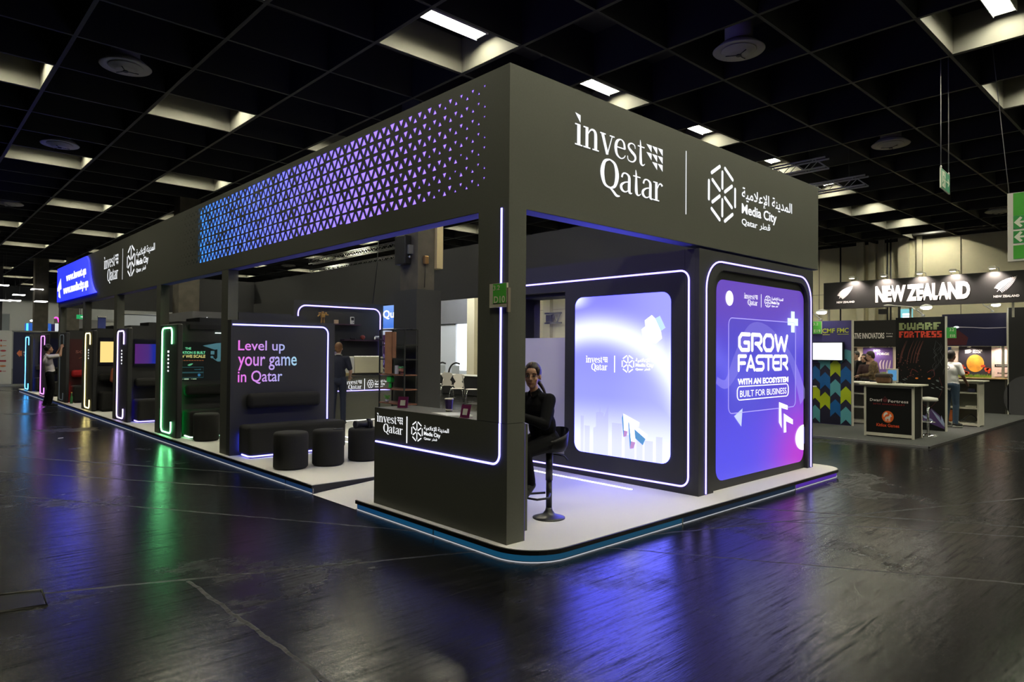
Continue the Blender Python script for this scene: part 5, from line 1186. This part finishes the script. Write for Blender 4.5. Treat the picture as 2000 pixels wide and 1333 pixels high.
def lobby_chair(label, x, y, rz):
    t = thing('shell_chair', label, 'chair', (0, 0, 0), 'pale shell chairs with chrome legs')
    WOODP = mat('pale_wood', (.66, .62, .54), .4)
    prof = [(.10, .45), (.17, .52), (.155, .60), (.10, .66), (.15, .74), (.20, .82), (.17, .89), (.08, .92)]
    pts = [(a, z) for a, z in prof]+[(-a, z) for a, z in prof[::-1]]
    part('backrest', MB().prism(pts, (-.22, 0, 0), (0, 1, 0), (-.12, 0, 1), (1, 0, .1), .012), WOODP, t)
    part('seat', MB().lathe((0, 0, .44), [(.20, 0), (.23, .008), (.21, .018), (.01, .014)], 22), WOODP, t)
    for sx_ in (-1, 1):
        for sy_ in (-1, 1): part('leg', MB().tube([(sx_*.12, sy_*.12, .44), (sx_*.19, sy_*.2, .40), (sx_*.24, sy_*.25, 0)], .011, 6), CHROME, t)
    t.location = (x, y, 0); t.rotation_euler = (0, 0, rz); return t
for a in (('pale shell chair left of centre in the opening behind the counter', 11.0, 15.2, .9), ('pale shell chair in the middle of the opening behind the counter', 10.0, 13.35, -2.4), ('pale shell chair at the right edge of the opening behind the counter', 10.15, 12.75, -.6), ('pale shell chair at the left edge of the opening behind the counter', 11.3, 16.3, 2.4)): lobby_chair(*a)
tbk = thing('draped_table', 'long table under a black cloth behind the pale chairs', 'table', (12.6, 16.5, 0))
part('cloth', MB().box(12.2, 13.0, 14.6, 19.0, .02, .74, .02), INK, tbk); part('top', MB().box(12.15, 13.05, 14.55, 19.05, .741, .76), mat('worn_white', (.6, .6, .58), .5), tbk)
wl = thing('added_lobby_lamp', 'added ceiling lamp that brightens the white lobby wall', 'lamp', (17.5, 24.5, 6.4))  # added lamp hidden behind the fascia, brightens the lobby wall and pilaster
part('housing', MB().cyl((17.5, 24.5, 6.4), (17.5, 24.5, 6.6), .12), WHT, wl); part('lens', MB().cyl((17.5, 24.5, 6.39), (17.5, 24.5, 6.399), .10), emit('lens_cool', (.9, .95, 1), 8), wl); part('hanger', MB().cyl((17.5, 24.5, 6.6), (17.5, 24.5, 7.245), .01, n=6), INK, wl)
spot(wl, 'lamp_light', (17.5, 24.5, 6.38), (20.5, 26.5, 2.0), 1500, 1.9, (.92, .96, 1), .1)
wl2 = thing('added_lobby_lamp', 'added ceiling lamp that brightens the pale chairs beyond the opening', 'lamp', (9.2, 13.4, 6.4))  # second added lamp, put in to brighten the chairs
part('housing', MB().cyl((9.2, 13.4, 6.4), (9.2, 13.4, 6.6), .12), WHT, wl2); part('lens', MB().cyl((9.2, 13.4, 6.39), (9.2, 13.4, 6.399), .10), MC['lens_cool'], wl2); part('hanger', MB().cyl((9.2, 13.4, 6.6), (9.2, 13.4, 7.245), .01, n=6), INK, wl2)
spot(wl2, 'lamp_light', (9.2, 13.4, 6.38), (10.6, 14.2, .5), 900, 1.3, (1, .98, .92), .1)
# end partition of the hall aisle
ew = thing('aisle_partition', 'low white partition printed with rows of company logos at the far left', 'partition', (-6, 32.1, 0))
part('panel', MB().box(-14, .19, 32.1, 32.15, .10, 2.42), mat('white_print', (.50, .51, .52), .6), ew); part('base_rail', MB().box(-14, .19, 32.08, 32.16, 0, .09), ALU, ew)
random.seed(6)
for r in range(7):
    for c in range(2):
        m = mat('logo_'+('grey', 'red', 'blue', 'orange')[(r*2+c) % 4], ((.12, .12, .13), (.30, .03, .05), (.05, .12, .3), (.5, .16, .06))[(r*2+c) % 4], .6)
        part('printed_logo', MB().fit_y(random.choice([disc(0, 0, 1, 10, .4), rect(0, 0, 1, .3), fern(), join(disc(0, .5, .5), rect(.7, .3, 2.4, .6))]), 32.094, -.62+.40*c, -.40+.40*c, .62+.22*r, .70+.22*r), m, ew)
en = thing('aisle_partition', 'low navy partition with an orange arrow behind the blue lit pod', 'partition', (1.5, 32.1, 0))
part('panel', MB().box(.24, 6.0, 32.1, 32.15, .10, 2.36), mat('navy_partition', (.010, .013, .052), .5), en); part('base_rail', MB().box(.2, 6.0, 32.08, 32.16, 0, .09), ALU, en); part('top_rail', MB().box(.2, 6.0, 32.08, 32.16, 2.361, 2.43), ALU, en); part('upright', MB().box(1.86, 1.92, 32.06, 32.09, .1, 2.43), ALU, en)
part('arrow', MB().fit_y(join(pl((0, .5), (.55, 1), (.55, .8), (.9, .85), (.9, .15), (.55, .2), (.55, 0))), 32.094, .36, .55, 1.26, 1.6), mat('arrow_salmon', (.62, .17, .08), .6), en)
part('lettering', MB().fit_y(text('ENTRY', .03), 32.094, .60, .92, 1.44, 1.52), PW, en); part('lettering', MB().fit_y(text('TEST', .03), 32.094, .60, .88, 1.30, 1.38), PW, en)
for k, (x, y, w) in enumerate(((2.0, 40.0, .62), (.6, 46, .6), (3.25, 38.5, .55))):
    pillar('hall_pillar', x, y, w, w, 0, ('broad brown hall pillar left of the blue end screen', 'thin brown hall pillar at the far left', 'brown hall pillar seen below the left end of the fascia')[k])
bs = thing('far_booth', 'small bright blue booth with white lights far behind the blue pod', 'booth', (2.4, 44, 0))
part('body', MB().box(2.25, 3.35, 44, 45.5, 0, 3.12), emit('booth_blue', (.03, .13, .55), .9), bs); part('corner_light', MB().box(2.15, 2.24, 43.98, 44.06, 1.5, 3.1), emit('booth_cyan', (.1, .75, .9), 1.6), bs)
for k in range(4): part('spot_lamp', MB().ell((2.4+.22*k, 44.0, 3.26), (.09, .08, .06), 8, 6), emit('booth_spot', (.9, .95, 1), 4), bs)
part('lettering', MB().fit_y(text('Indie', .03), 43.99, 2.7, 3.2, 2.72, 2.95), W1, bs)
ms = thing('far_booth', 'far booth with a magenta glowing arch and a violet wall', 'booth', (3.6, 43, 0))
part('body', MB().box(3.40, 3.66, 44.1, 45, 0, 3.1), mat('booth_navy', (.02, .03, .15), .5), ms); part('violet_wall', MB().box(3.85, 4.55, 44, 44.2, 0, 3.42), mat('booth_violet', (.07, .025, .13), .6), ms)
part('light_arch', MB().tube(spl([(3.50, 43.9, 3.45), (3.58, 43.9, 3.50), (3.68, 43.9, 3.40), (3.72, 43.9, 3.1), (3.72, 43.9, 2.0)], 4), .04, 6), emit('magenta_tube', (1, .05, .45), 3), ms)
def farwall(name, label, x0, x1, y, z0, z1, m):
    t = thing(name, label, 'wall panel', ((x0+x1)/2, y, z0)); part('panel', MB().box(x0, x1, y, y+.12, z0, z1), m, t); part('cap_rail', MB().box(x0-.02, x1+.02, y-.02, y+.14, z1+.001, z1+.06), ALU, t); return t
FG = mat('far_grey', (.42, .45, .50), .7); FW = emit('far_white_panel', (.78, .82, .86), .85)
farwall('far_partition', 'pale blue grey partition far behind the violet pod', 5.35, 6.95, 36, 0, 3.50, FG)
farwall('far_partition', 'navy banner wall far behind the yellow pod', 4.20, 4.55, 36, 0, 3.28, mat('far_navy', (.02, .03, .16), .6))
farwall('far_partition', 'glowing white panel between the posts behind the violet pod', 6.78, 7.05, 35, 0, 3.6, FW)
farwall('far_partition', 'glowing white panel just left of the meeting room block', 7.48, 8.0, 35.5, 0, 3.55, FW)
farwall('far_partition', 'pale grey wall far behind the yellow pod', 4.6, 5.3, 37, 0, 3.1, mat('far_stone', (.30, .30, .27), .7))
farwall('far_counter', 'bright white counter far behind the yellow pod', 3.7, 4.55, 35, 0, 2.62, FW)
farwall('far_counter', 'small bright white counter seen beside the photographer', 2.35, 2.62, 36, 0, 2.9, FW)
xs = thing('exit_sign', 'small green exit sign far behind the stand, between two posts', 'sign', (3.55, 37, 3.2))
part('panel', MB().box(3.42, 3.80, 37.0, 37.05, 3.20, 3.42), emit('far_exit_green', (.02, .45, .14), .8), xs); part('arrow', MB().fit_y(move(arrow_left(), 0, 0, -1, 1), 36.99, 3.60, 3.76, 3.25, 3.37), W1, xs); part('rod', MB().cyl((3.6, 37.02, 3.42), (3.6, 37.02, 7.245), .012, n=6), INK, xs)
for k, (x, y, z) in enumerate(((2.1, 40, 4.83), (1.42, 41, 4.55), (.60, 40, 4.95), (1.12, 40, 4.17), (.62, 39, 4.1), (1.95, 37.6, 4.05))):
    t = thing('ring_light', 'square hanging light ring in the far hall, %s' % ('beside the broad pillar', 'left of the broad pillar', 'upper one at the far left', 'small one at the far left', 'lowest at the left edge', 'between two far pillars')[k], 'ceiling light', (x, y, z), 'square light rings of the far hall')
    h = .24
    part('tube', MB().tube([(x-h, y-h, z), (x+h, y-h, z), (x+h, y+h, z), (x-h, y+h, z)], .035, 6, closed=True), emit('ring_white', (1, .98, .94), 3.5), t)
    part('cable', MB().cyl((x, y-h, z), (x, y-h, 7.245), .006, n=5), INK, t)
for k, (x0, x1, z0, z1, c) in enumerate(((-9, 2.2, 0, 3.9, (.34, .38, .40)), (4.7, 12, 0, 3.7, (.30, .30, .30)))):
    farwall('far_partition', ('long pale wall at the end of the hall on the left', 'long grey wall at the end of the hall behind the stand')[k], x0, x1, 52, z0, z1, mat('far_wall_%s' % 'ab'[k], c, .7))

# small things of the hall
fh = thing('floor_hatch', 'square access cover let into the dark floor at the left edge', 'floor cover', (-3.05, 1.45, 0))
part('frame', MB().tube([(-3.45, 1.77, .002), (-2.92, 1.62, .002), (-2.94, 1.26, .002), (-3.45, 1.38, .002)], .010, 4, closed=True), mat('worn_frame', (.05, .048, .042), .6), fh)
part('lid', MB().prism([(-3.43, 1.75), (-3.43, 1.40), (-2.95, 1.28), (-2.93, 1.61)], (0, 0, .0), (1, 0, 0), (0, 1, 0), (0, 0, 1), .003), mat('hatch_lid', (.004, .004, .004), .3, spec=.2), fh)
solo('paper_scrap', MB().prism([(0, 0), (.09, .02), (.10, .06), (.02, .05)], (-1.40, 10.85, .001), (1, 0, 0), (0, 1, .1), (0, 0, 1), .003), WHT, 'tiny white scrap of paper on the dark floor in front of the pods', 'litter', (-1.37, 10.87, 0))
tl = thing('hanging_display', 'small teal and white glowing sign behind the New Zealand header', 'sign', (21, 3.33, 2.85))
part('panel', MB().box(21.0, 21.06, 3.16, 3.51, 2.83, 3.20), emit('teal_glow', (.25, .72, .78), .9), tl)
part('print', MB().fit_x(join(rect(0, .55, 1, .9), rect(0, .1, .8, .4)), 20.994, 3.45, 3.20, 2.90, 3.05), W1, tl)
part('post', MB().box(21.03, 21.06, 3.52, 3.60, 0, 3.3), INK, tl)
solo('junction_box', MB().box(27.3, 27.58, 6.0, 6.31, 3.40, 3.62, .02), INK, 'black box on the cream hall wall below the New Zealand header', 'box', (27.45, 6.15, 3.5))
br = thing('wall_bracket', 'grey truss bracket on the cream hall wall seen through the tower window', 'bracket', (27.6, 25.8, 3.1))
GRB = mat('bracket_grey', (.22, .22, .21), .6)
for z in (4.15, 3.52): part('chord', MB().box(27.5, 27.6, 25.02, 26.48, z-.05, z+.05), GRB, br)
part('web', MB().tube([(27.55, 26.4, 4.15), (27.55, 26.0, 3.52), (27.55, 25.75, 4.15), (27.55, 25.4, 3.52), (27.55, 25.1, 4.15)], .05, 6), GRB, br)
part('upright', MB().box(27.6, 27.79, 26.1, 26.5, 2.9, 6.6), mat('pale_upright', (.5, .48, .36), .6), br); part('motor', MB().box(27.4, 27.49, 25.75, 26.25, 3.6, 4.05), INK, br)
# ================================================================ people
SKIN = mat('skin_light', (.58, .35, .24), .5); SKT = mat('skin_tan', (.36, .185, .105), .5); SKD = mat('skin_brown', (.13, .062, .036), .5)
SHOE = mat('shoe_black', (.012, .012, .012), .5)
def remesh(mb, vox, it=3):
    me = bpy.data.meshes.new('tmp'); mb.bm.to_mesh(me); mb.bm.free()
    o = bpy.data.objects.new('tmp', me); COL.objects.link(o)
    r = o.modifiers.new('r', 'REMESH'); r.mode = 'VOXEL'; r.voxel_size = vox; r.use_smooth_shade = True
    s = o.modifiers.new('s', 'SMOOTH'); s.factor = .5; s.iterations = it
    bpy.context.view_layer.update()
    out = bpy.data.meshes.new_from_object(o.evaluated_get(bpy.context.evaluated_depsgraph_get()))
    for p in out.polygons: p.use_smooth = True
    bpy.data.objects.remove(o); bpy.data.meshes.remove(me); return out
BASE = dict(pelvis=(0, 0, .95), belly=(0, 0, 1.08), chest=(0, 0, 1.27), neck=(0, 0, 1.46), head=(.02, 0, 1.615),
            shl=(0, .175, 1.40), shr=(0, -.175, 1.40), ell=(-.02, .23, 1.12), elr=(-.02, -.23, 1.12), wrl=(.05, .24, .87), wrr=(.05, -.24, .87),
            hpl=(0, .09, .92), hpr=(0, -.09, .92), knl=(.02, .10, .49), knr=(.02, -.10, .49), anl=(-.02, .11, .085), anr=(-.02, -.11, .085), tol=(.15, .13, .035), tor=(.15, -.13, .035))
def person(label, loc, rz, J=None, hy=0., hp=0., skin=None, hair=(.03, .018, .012), style='short', shirt=None, sleeve='short', legs=None, shoe=None, vox=.009, build=1.0, collar=None, face=True, group=None, sole=None, nk=.052, extra=None):
    j = {k: Vector(v) for k, v in {**BASE, **(J or {})}.items()}
    skin = skin or SKIN; B = build
    t = thing('person', label, 'person', (0, 0, 0), group)
    HR = Matrix.Rotation(hy, 3, 'Z') @ Matrix.Rotation(hp, 3, 'Y'); H = j['head']
    hd = lambda x, y, z: H+HR @ Vector((x, y, z))
    def arm(mb, s, k, a=1.0, b=1.0, full=True):
        sh, e, w = j['sh'+s], j['el'+s], j['wr'+s]
        mb.cap(sh, e, .050*k, .040*k)
        if full: mb.cap(e, w, .041*k, .027*k)
    def torso(mb, k):
        p, be, c = j['pelvis'], j['belly'], j['chest']
        up = (c-p).normalized()
        mb.ell(p, (.118*k*B, .160*k*B, .125*k)); mb.ell(be, (.108*k*B, .142*k*B, .15*k)); mb.ell(c, (.112*k*B, .158*k*B, .165*k))
        mb.cap(j['shl'], j['shr'], .058*k, .058*k); mb.cap((j['shl']+j['shr'])/2, j['neck'], .075*k, .05*k)
        mb.cap(p, c, .115*k*B, .115*k*B)
    def leg(mb, s, k):
        mb.cap(j['hp'+s], j['kn'+s], .083*k*B, .056*k); mb.cap(j['kn'+s], j['an'+s], .056*k, .038*k)
    mb = MB(); torso(mb, .93)
    for s in 'lr':
        arm(mb, s, .95); leg(mb, s, .9); mb.cap(j['an'+s], j['to'+s], .035, .025)
        w, e = j['wr'+s], j['el'+s]; d = (w-e).normalized()
        side = d.cross(Vector((0, 0, 1)));  side = side.normalized() if side.length > .2 else Vector((0, 1, 0))
        nrm = side.cross(d).normalized()
        if d.z < -.6: side = Vector((1, 0, 0)); nrm = d.cross(side).normalized()
        for q in range(4):
            mb.cap(w+side*(.027-.018*q)*.6, w+d*.085+side*(.030-.020*q), .014, .011, 8)
        mb.cap(w, w+d*.075, .026, .022, 8)
        for q, l in enumerate((.064, .074, .070, .054)):
            a = w+d*.085+side*(.030-.020*q); m_ = a+d*l*.55-nrm*.006; mb.cap(a, m_, .0095, .0085, 7); mb.cap(m_, m_+d*l*.42-nrm*.022, .0085, .007, 7)
        sg_ = side*(.034); mb.cap(w+d*.03+side*.02, w+d*.06+side*.048-nrm*.012, .012, .010, 7); mb.cap(w+d*.06+side*.048-nrm*.012, w+d*.09+side*.05-nrm*.022, .010, .008, 7)
    mb.cap(j['neck']-Vector((0, 0, .04)), hd(-.015, 0, -.06), nk, nk)
    mb.ell(hd(-.012, 0, .025), (.094, .074, .098), 20, 14, HR); mb.ell(hd(.030, 0, -.045), (.060, .056, .068), 18, 12, HR); mb.ell(hd(.066, 0, -.092), (.022, .024, .018), 12, 8, HR)
    mb.ell(hd(.050, 0, .030), (.036, .060, .050), 14, 10, HR)
    for s in (-1, 1): mb.ell(hd(.052, s*.036, -.030), (.028, .024, .030), 12, 8, HR); mb.ell(hd(-.005, s*.077, -.012), (.016, .008, .028), 10, 8, HR)
    mb.cap(hd(.082, 0, .012), hd(.104, 0, -.026), .008, .012, 8)
    for s in (-1, 1): mb.ell(hd(.094, s*.011, -.030), (.010, .008, .007), 8, 6, HR)
    mb.ell(hd(.082, 0, -.060), (.010, .022, .006), 10, 6, HR); mb.ell(hd(.079, 0, -.070), (.010, .018, .006), 10, 6, HR)
    part('body', None, skin, t, me=remesh(mb, vox))
    if face:
        for s in (-1, 1):
            e = part('eye', MB().ell(hd(.0765, s*.031, .004), (.011, .0145, .0075), 12, 8, HR), mat('eye_white', (.6, .57, .52), .3), t)
            part('iris', MB().ell(hd(.0850, s*.0305, .004), (.004, .0065, .0065), 10, 8, HR), mat('iris_dark', (.02, .012, .008), .2), e)
            part('eyebrow', MB().tube([hd(.083, s*.014, .024), hd(.084, s*.03, .030), hd(.072, s*.050, .024)], [.004, .0045, .002], 6), mat('brow_dark', (.02, .012, .008), .8), t)
            part('lash_line', MB().tube([hd(.0835, s*.018, .0095), hd(.0865, s*.031, .0125), hd(.077, s*.046, .0085)], [.0015, .002, .001], 5), MC['brow_dark'], t)
        part('lips', MB().tube(spl([hd(.076, .026, -.060), hd(.0895, .010, -.0645), hd(.0905, 0, -.0655), hd(.0895, -.010, -.0645), hd(.076, -.026, -.060)], 3), .0042, 6), mat('lip_rose', (.32, .10, .08), .4), t)
    hm = mat('hair_%02d%02d' % (int(hair[0]*99), int(hair[1]*99)), hair, .55, noise=.3, scale=60)
    mb = MB(); mb.ell(hd(-.028, 0, .036), (.092, .083, .099), 20, 14, HR); mb.ell(hd(-.010, 0, .068), (.078, .070, .068), 18, 12, HR)
    if style in ('short',): mb.ell(hd(-.055, 0, -.02), (.055, .070, .07), 16, 10, HR)
    if style in ('pony',):
        for s in (-1, 1): mb.ell(hd(.030, s*.058, .050), (.040, .026, .046), 14, 10, HR)
        mb.ell(hd(-.050, 0, .00), (.062, .074, .08), 16, 10, HR); mb.ell(hd(-.115, 0, -.035), (.028, .028, .030), 12, 8, HR)
    if style == 'long':
        for s in (-1, 1): mb.cap(hd(.0, s*.075, .02), hd(-.01, s*.085, -.20), .030, .022)
        mb.cap(hd(-.07, 0, 0), hd(-.08, 0, -.22), .075, .06)
    if style == 'curly':
        random.seed(2)
        for k in range(26):
            a, b_ = random.uniform(0, 6.28), random.uniform(-.1, 1.3); p = (-.03+.088*math.cos(a)*math.cos(b_), .085*math.sin(a)*math.cos(b_), .04+.10*math.sin(b_))
            if p[0] < .055 or p[2] > .085: mb.ell(hd(*p), (.028, .028, .028), 8, 6)
    if style == 'cap':
        mb = MB(); mb.ell(hd(-.02, 0, .04), (.10, .086, .092), 18, 12, HR); mb.ell(hd(-.06, 0, -.01), (.05, .07, .06), 14, 10, HR)
    h = part('hair', None, hm, t, me=remesh(mb, vox))
    if style == 'pony':
        tail = [hd(-.12, .0, -.03), hd(-.14, .04, -.07), hd(-.115, .085, -.13), hd(-.11, .115, -.20), hd(-.12, .15, -.28)]
        part('ponytail', MB().tube(spl([tuple(p) for p in tail], 5), [.020]+[.024-.0010*k for k in range(20)], 10), hm, h)
    if style == 'cap': part('cap_brim', MB().ell(hd(.10, 0, .055), (.05, .06, .008), 14, 8, HR), hm, h)
    shirt = shirt or INK
    mb = MB(); torso(mb, 1.06)
    for s in 'lr':
        if sleeve == 'long': arm(mb, s, 1.28)
        else:
            a, b_ = j['sh'+s], j['el'+s]; mb.cap(a, a.lerp(b_, .72), .066, .060)
        if sleeve == 'long': pass
    part('shirt', None, shirt, t, me=remesh(mb, vox))
    if collar:
        n = j['neck']; part('collar', MB().tube([(n+Vector((.062*math.cos(a)+.0, .062*math.sin(a), .012-.022*math.cos(a)))) for a in [k*PI/8 for k in range(16)]], .015, 8, closed=True), collar, t)
    legs = legs or INK
    mb = MB(); mb.ell(j['pelvis'], (.128*B, .170*B, .125))
    for s in 'lr': leg(mb, s, 1.12); mb.cap(j['kn'+s], j['an'+s], .066, .056)
    part('trousers', None, legs, t, me=remesh(mb, vox))
    for s in 'lr':
        a, q = j['an'+s], j['to'+s]; dn = Vector((0, 0, -.03))
        mb = MB().cap(a+Vector((-.02, 0, -.03)), q, .045, .036); mb.cap(a+(a-q).normalized()*.03+dn, a.lerp(q, .5), .042, .042)
        so = part('shoe', None, shoe or SHOE, t, me=remesh(mb, vox, 2))
        if sole: part('sole', MB().cap(a+Vector((-.03, 0, -.06)), q+Vector((.01, 0, -.022)), .03, .03), sole, so)
    if extra: extra(t, j, hd, HR)
    t.location = Vector(loc)+Vector((0, 0, .022 if sole else .004)); t.rotation_euler = (0, 0, rz); return t

# the seated hostess and her stool
SXX, SYY = .92, .405
bs_ = thing('bar_stool', 'black bar stool with a low shell back and round foot, under the seated woman', 'stool', (SXX, SYY, ZP))
GLB = mat('satin_black', (.02, .02, .022), .38)
part('base', MB().lathe((SXX, SYY, ZP), [(.155, .001), (.156, .008), (.12, .018), (.06, .04), (.035, .075), (.030, .10)], 40), GLB, bs_)
part('pole', MB().cyl((SXX, SYY, ZP+.09), (SXX, SYY, ZP+.36), .029, n=20).cyl((SXX, SYY, ZP+.36), (SXX, SYY, .74), .034, n=20), GLB, bs_)
part('foot_rest', MB().tube([(SXX-.02, SYY-.03, .345), (SXX-.14, SYY-.13, .335), (SXX-.25, SYY-.09, .33), (SXX-.27, SYY, .33), (SXX-.25, SYY+.09, .33), (SXX-.14, SYY+.13, .335), (SXX-.02, SYY+.03, .345)], .011, 8), GLB, bs_)
part('lever', MB().tube([(SXX+.03, SYY-.02, .715), (SXX+.10, SYY-.10, .70), (SXX+.12, SYY-.13, .66)], .007, 6), GLB, bs_)
mb = MB(); rows = []
for (r, z, hgt) in ((.02, .735, 0), (.10, .738, 0), (.150, .752, .0), (.172, .79, .10), (.178, .81, .55), (.182, .82, 1.0)):
    ring = []
    for k in range(41):
        a = 2*PI*k/40; b_ = max(0, math.cos(a/1.0))**1.0 if math.cos(a) > -.35 else 0
        lift = hgt*(.135*(.5+.5*math.cos(a))**.8+.01)
        fl_ = 1+.06*hgt*max(0, math.cos(a))
        ring.append(mb.bm.verts.new((SXX+r*fl_*math.cos(a), SYY+r*math.sin(a)*1.02, z+lift)))
    rows.append(ring)
for a_r, b_r in zip(rows, rows[1:]):
    for k in range(40):
        f = mb.bm.faces.new((a_r[k], a_r[k+1], b_r[k+1], b_r[k])); f.smooth = True
bmesh.ops.solidify(mb.bm, geom=mb.bm.faces[:], thickness=.014)
part('seat_shell', mb, GLB, bs_)
sit = dict(pelvis=(-.01, 0, .745), belly=(.02, 0, .88), chest=(.06, 0, 1.03), neck=(.11, 0, 1.20), head=(.155, 0, 1.355),
           shl=(.075, .145, 1.135), shr=(.075, -.145, 1.135), ell=(.20, .21, .92), elr=(.20, -.20, .92), wrl=(.44, .10, 1.01), wrr=(.44, -.10, 1.01),
           hpl=(0, .085, .73), hpr=(0, -.085, .73), knl=(.35, .10, .67), knr=(.35, -.09, .67), anl=(.24, .06, .38), anr=(.22, -.08, .34), tol=(.30, .07, .275), tor=(.34, -.09, .255))
def hostess_extra(t, j, hd, HR):
    n = j['neck']
    for s in (-1, 1): part('collar', MB().prism([(0, 0), (.075, -.012), (.055, -.06), (.0, -.035)], n+Vector((.02, s*.048, .025)), (.85, -s*.4, -.15), (0, 0, 1), (0, s, 0), .006), mat('blouse_black', (.006, .006, .007), .9, spec=.15), t)
    part('earring', MB().ell(hd(-.0, .084, -.045), (.004, .004, .006), 8, 6), CHROME, t)
    part('parting', MB().tube([hd(.074, -.004, .100), hd(.03, -.004, .131), hd(-.02, -.004, .138)], [.003, .0025, .001], 5), mat('scalp', (.30, .17, .11), .6), t)
person('seated woman in a black blouse, dark ponytail, smiling from behind the corner column', (SXX-.05, SYY+.03, ZP), PI, sit, hy=.62, hp=.03, skin=mat('skin_olive', (.60, .33, .20), .5), hair=(.022, .010, .007), style='pony', shirt=mat('blouse_black', (.006, .006, .007), .9, spec=.15), sleeve='long', legs=mat('trouser_black', (.007, .007, .008), .9, spec=.15), vox=.006, nk=.043, extra=hostess_extra)
# the man at the coffee bar
person('man in a dark navy polo standing with his back turned at the coffee bar', (3.26, 8.86, ZP), .95, dict(ell=(.06, .25, 1.12), wrl=(.25, .20, 1.08), elr=(.04, -.25, 1.12), wrr=(.20, -.22, 1.02)), skin=SKIN, hair=(.15, .065, .022), style='short', shirt=mat('polo_navy', (.008, .010, .025), .8), legs=mat('jeans_dark', (.012, .017, .040), .85), collar=mat('collar_cream', (.6, .57, .45), .7), vox=.011, face=False, build=1.04)
# the photographer by the far pods
def cam_extra(t, j, hd, HR):
    part('phone', MB().box(.33, .345, -.09, .09, 1.66, 1.76, .006), INK, t)
person('person in a white t-shirt raising a phone beside the red pod', (-.36, 18.9, 0), .10, dict(pelvis=(.02, 0, .96), belly=(0, 0, 1.09), chest=(-.05, 0, 1.28), neck=(-.07, 0, 1.47), head=(-.03, 0, 1.625), shl=(-.05, .175, 1.41), shr=(-.05, -.175, 1.41), ell=(.18, .17, 1.43), elr=(.20, -.19, 1.45), wrl=(.26, .06, 1.66), wrr=(.26, -.07, 1.66), knl=(.03, .10, .50), knr=(.05, -.10, .50), anl=(-.08, .11, .085), anr=(-.02, -.11, .085), tol=(.09, .13, .035), tor=(.15, -.13, .035)), hp=-.1, skin=SKT, hair=(.02, .014, .01), style='curly', shirt=mat('tee_white', (.72, .66, .62), .85), legs=MC['trouser_black'], vox=.012, face=False, sole=mat('sole_grey', (.3, .3, .3), .6), extra=cam_extra)
# someone sitting in the yellow pod
seat2 = dict(pelvis=(-.02, 0, .58), belly=(-.01, 0, .70), chest=(0, 0, .90), neck=(.03, 0, 1.08), head=(.06, 0, 1.235), shl=(0, .175, 1.02), shr=(0, -.175, 1.02), ell=(.10, .23, .78), elr=(.10, -.23, .78), wrl=(.30, .12, .66), wrr=(.30, -.12, .66), hpl=(.02, .09, .56), hpr=(.02, -.09, .56), knl=(.44, .12, .53), knr=(.44, -.12, .53), anl=(.46, .12, .09), anr=(.46, -.12, .09), tol=(.62, .13, .035), tor=(.62, -.13, .035))
person('person in an orange top and dark trousers sitting in the yellow pod, mostly hidden', (.62, 15.22, ZP), -PI/2, seat2, skin=SKT, hair=(.02, .012, .01), style='short', shirt=mat('rust_top', (.30, .075, .03), .85), sleeve='long', legs=MC['trouser_black'], vox=.012, face=False, shoe=mat('shoe_pale', (.5, .47, .42), .6))
# people at the New Zealand stand
def glasses(t, j, hd, HR):
    for s in (-1, 1): part('spectacles', MB().tube([hd(.094, s*.032+.018*math.cos(a), .002+.015*math.sin(a)) for a in [k*PI/6 for k in range(12)]], .002, 5, closed=True), INK, t); part('spectacle_arm', MB().tube([hd(.092, s*.052, .006), hd(.0, s*.084, .006)], .002, 5), INK, t)
person('man with glasses in a brown patterned jacket looking down at a cabinet', (14.75, 2.20, NZP), PI/2+.25, dict(chest=(.02, 0, 1.27), neck=(.05, 0, 1.45), head=(.10, 0, 1.60), ell=(.06, .24, 1.14), wrl=(.32, .20, 1.10), elr=(.06, -.24, 1.14), wrr=(.32, -.16, 1.08)), hp=.28, hair=(.025, .015, .01), style='short', skin=SKIN, shirt=mat('jacket_brown', (.14, .095, .050), .85, noise=.75, scale=16), sleeve='long', legs=MC['jeans_dark'], vox=.011, extra=glasses)
person('woman with long dark hair in black, second from left behind the cabinet', (16.4, 3.02, NZP), PI-.2, dict(head=(.02, 0, 1.53), neck=(0, 0, 1.40)), hair=(.012, .008, .007), style='long', skin=SKIN, shirt=MC['blouse_black'], sleeve='long', vox=.014, face=True)
person('person in a dark cap at the left behind the white cabinet', (16.9, 3.42, NZP), PI-.5, None, hair=(.05, .045, .04), style='cap', skin=SKIN, shirt=INK, sleeve='long', vox=.014, face=True)
person('person with brown curly hair in a maroon top, back turned, beside the man with glasses', (15.7, 2.68, NZP), .3, dict(head=(.02, 0, 1.50), neck=(0, 0, 1.36), chest=(0, 0, 1.20), shl=(0, .17, 1.31), shr=(0, -.17, 1.31)), hair=(.055, .025, .016), style='curly', skin=SKIN, shirt=mat('maroon_top', (.045, .018, .018), .85), sleeve='long', vox=.014, face=False)
def tee_print(t, j, hd, HR):
    part('back_print', MB().shape(move(fitted(text('GO', .02)), -.07, 1.30, .14, .09), (-.150, 0, 0), (0, -1, 0), (0, 0, 1)), INK, t)
person('man in a white t-shirt and blue jeans beside the dark poster panel', (14.05, .34, NZP), -.35, dict(ell=(.06, .25, 1.14), wrl=(.22, .22, 1.0), elr=(.04, -.25, 1.14), wrr=(.20, -.22, 1.0)), hair=(.010, .008, .007), style='short', skin=SKD, shirt=mat('tee_bright_white', (.75, .76, .74), .85), legs=mat('jeans_blue', (.025, .050, .085), .85), vox=.011, face=False, sole=WHT, build=1.08, extra=tee_print)
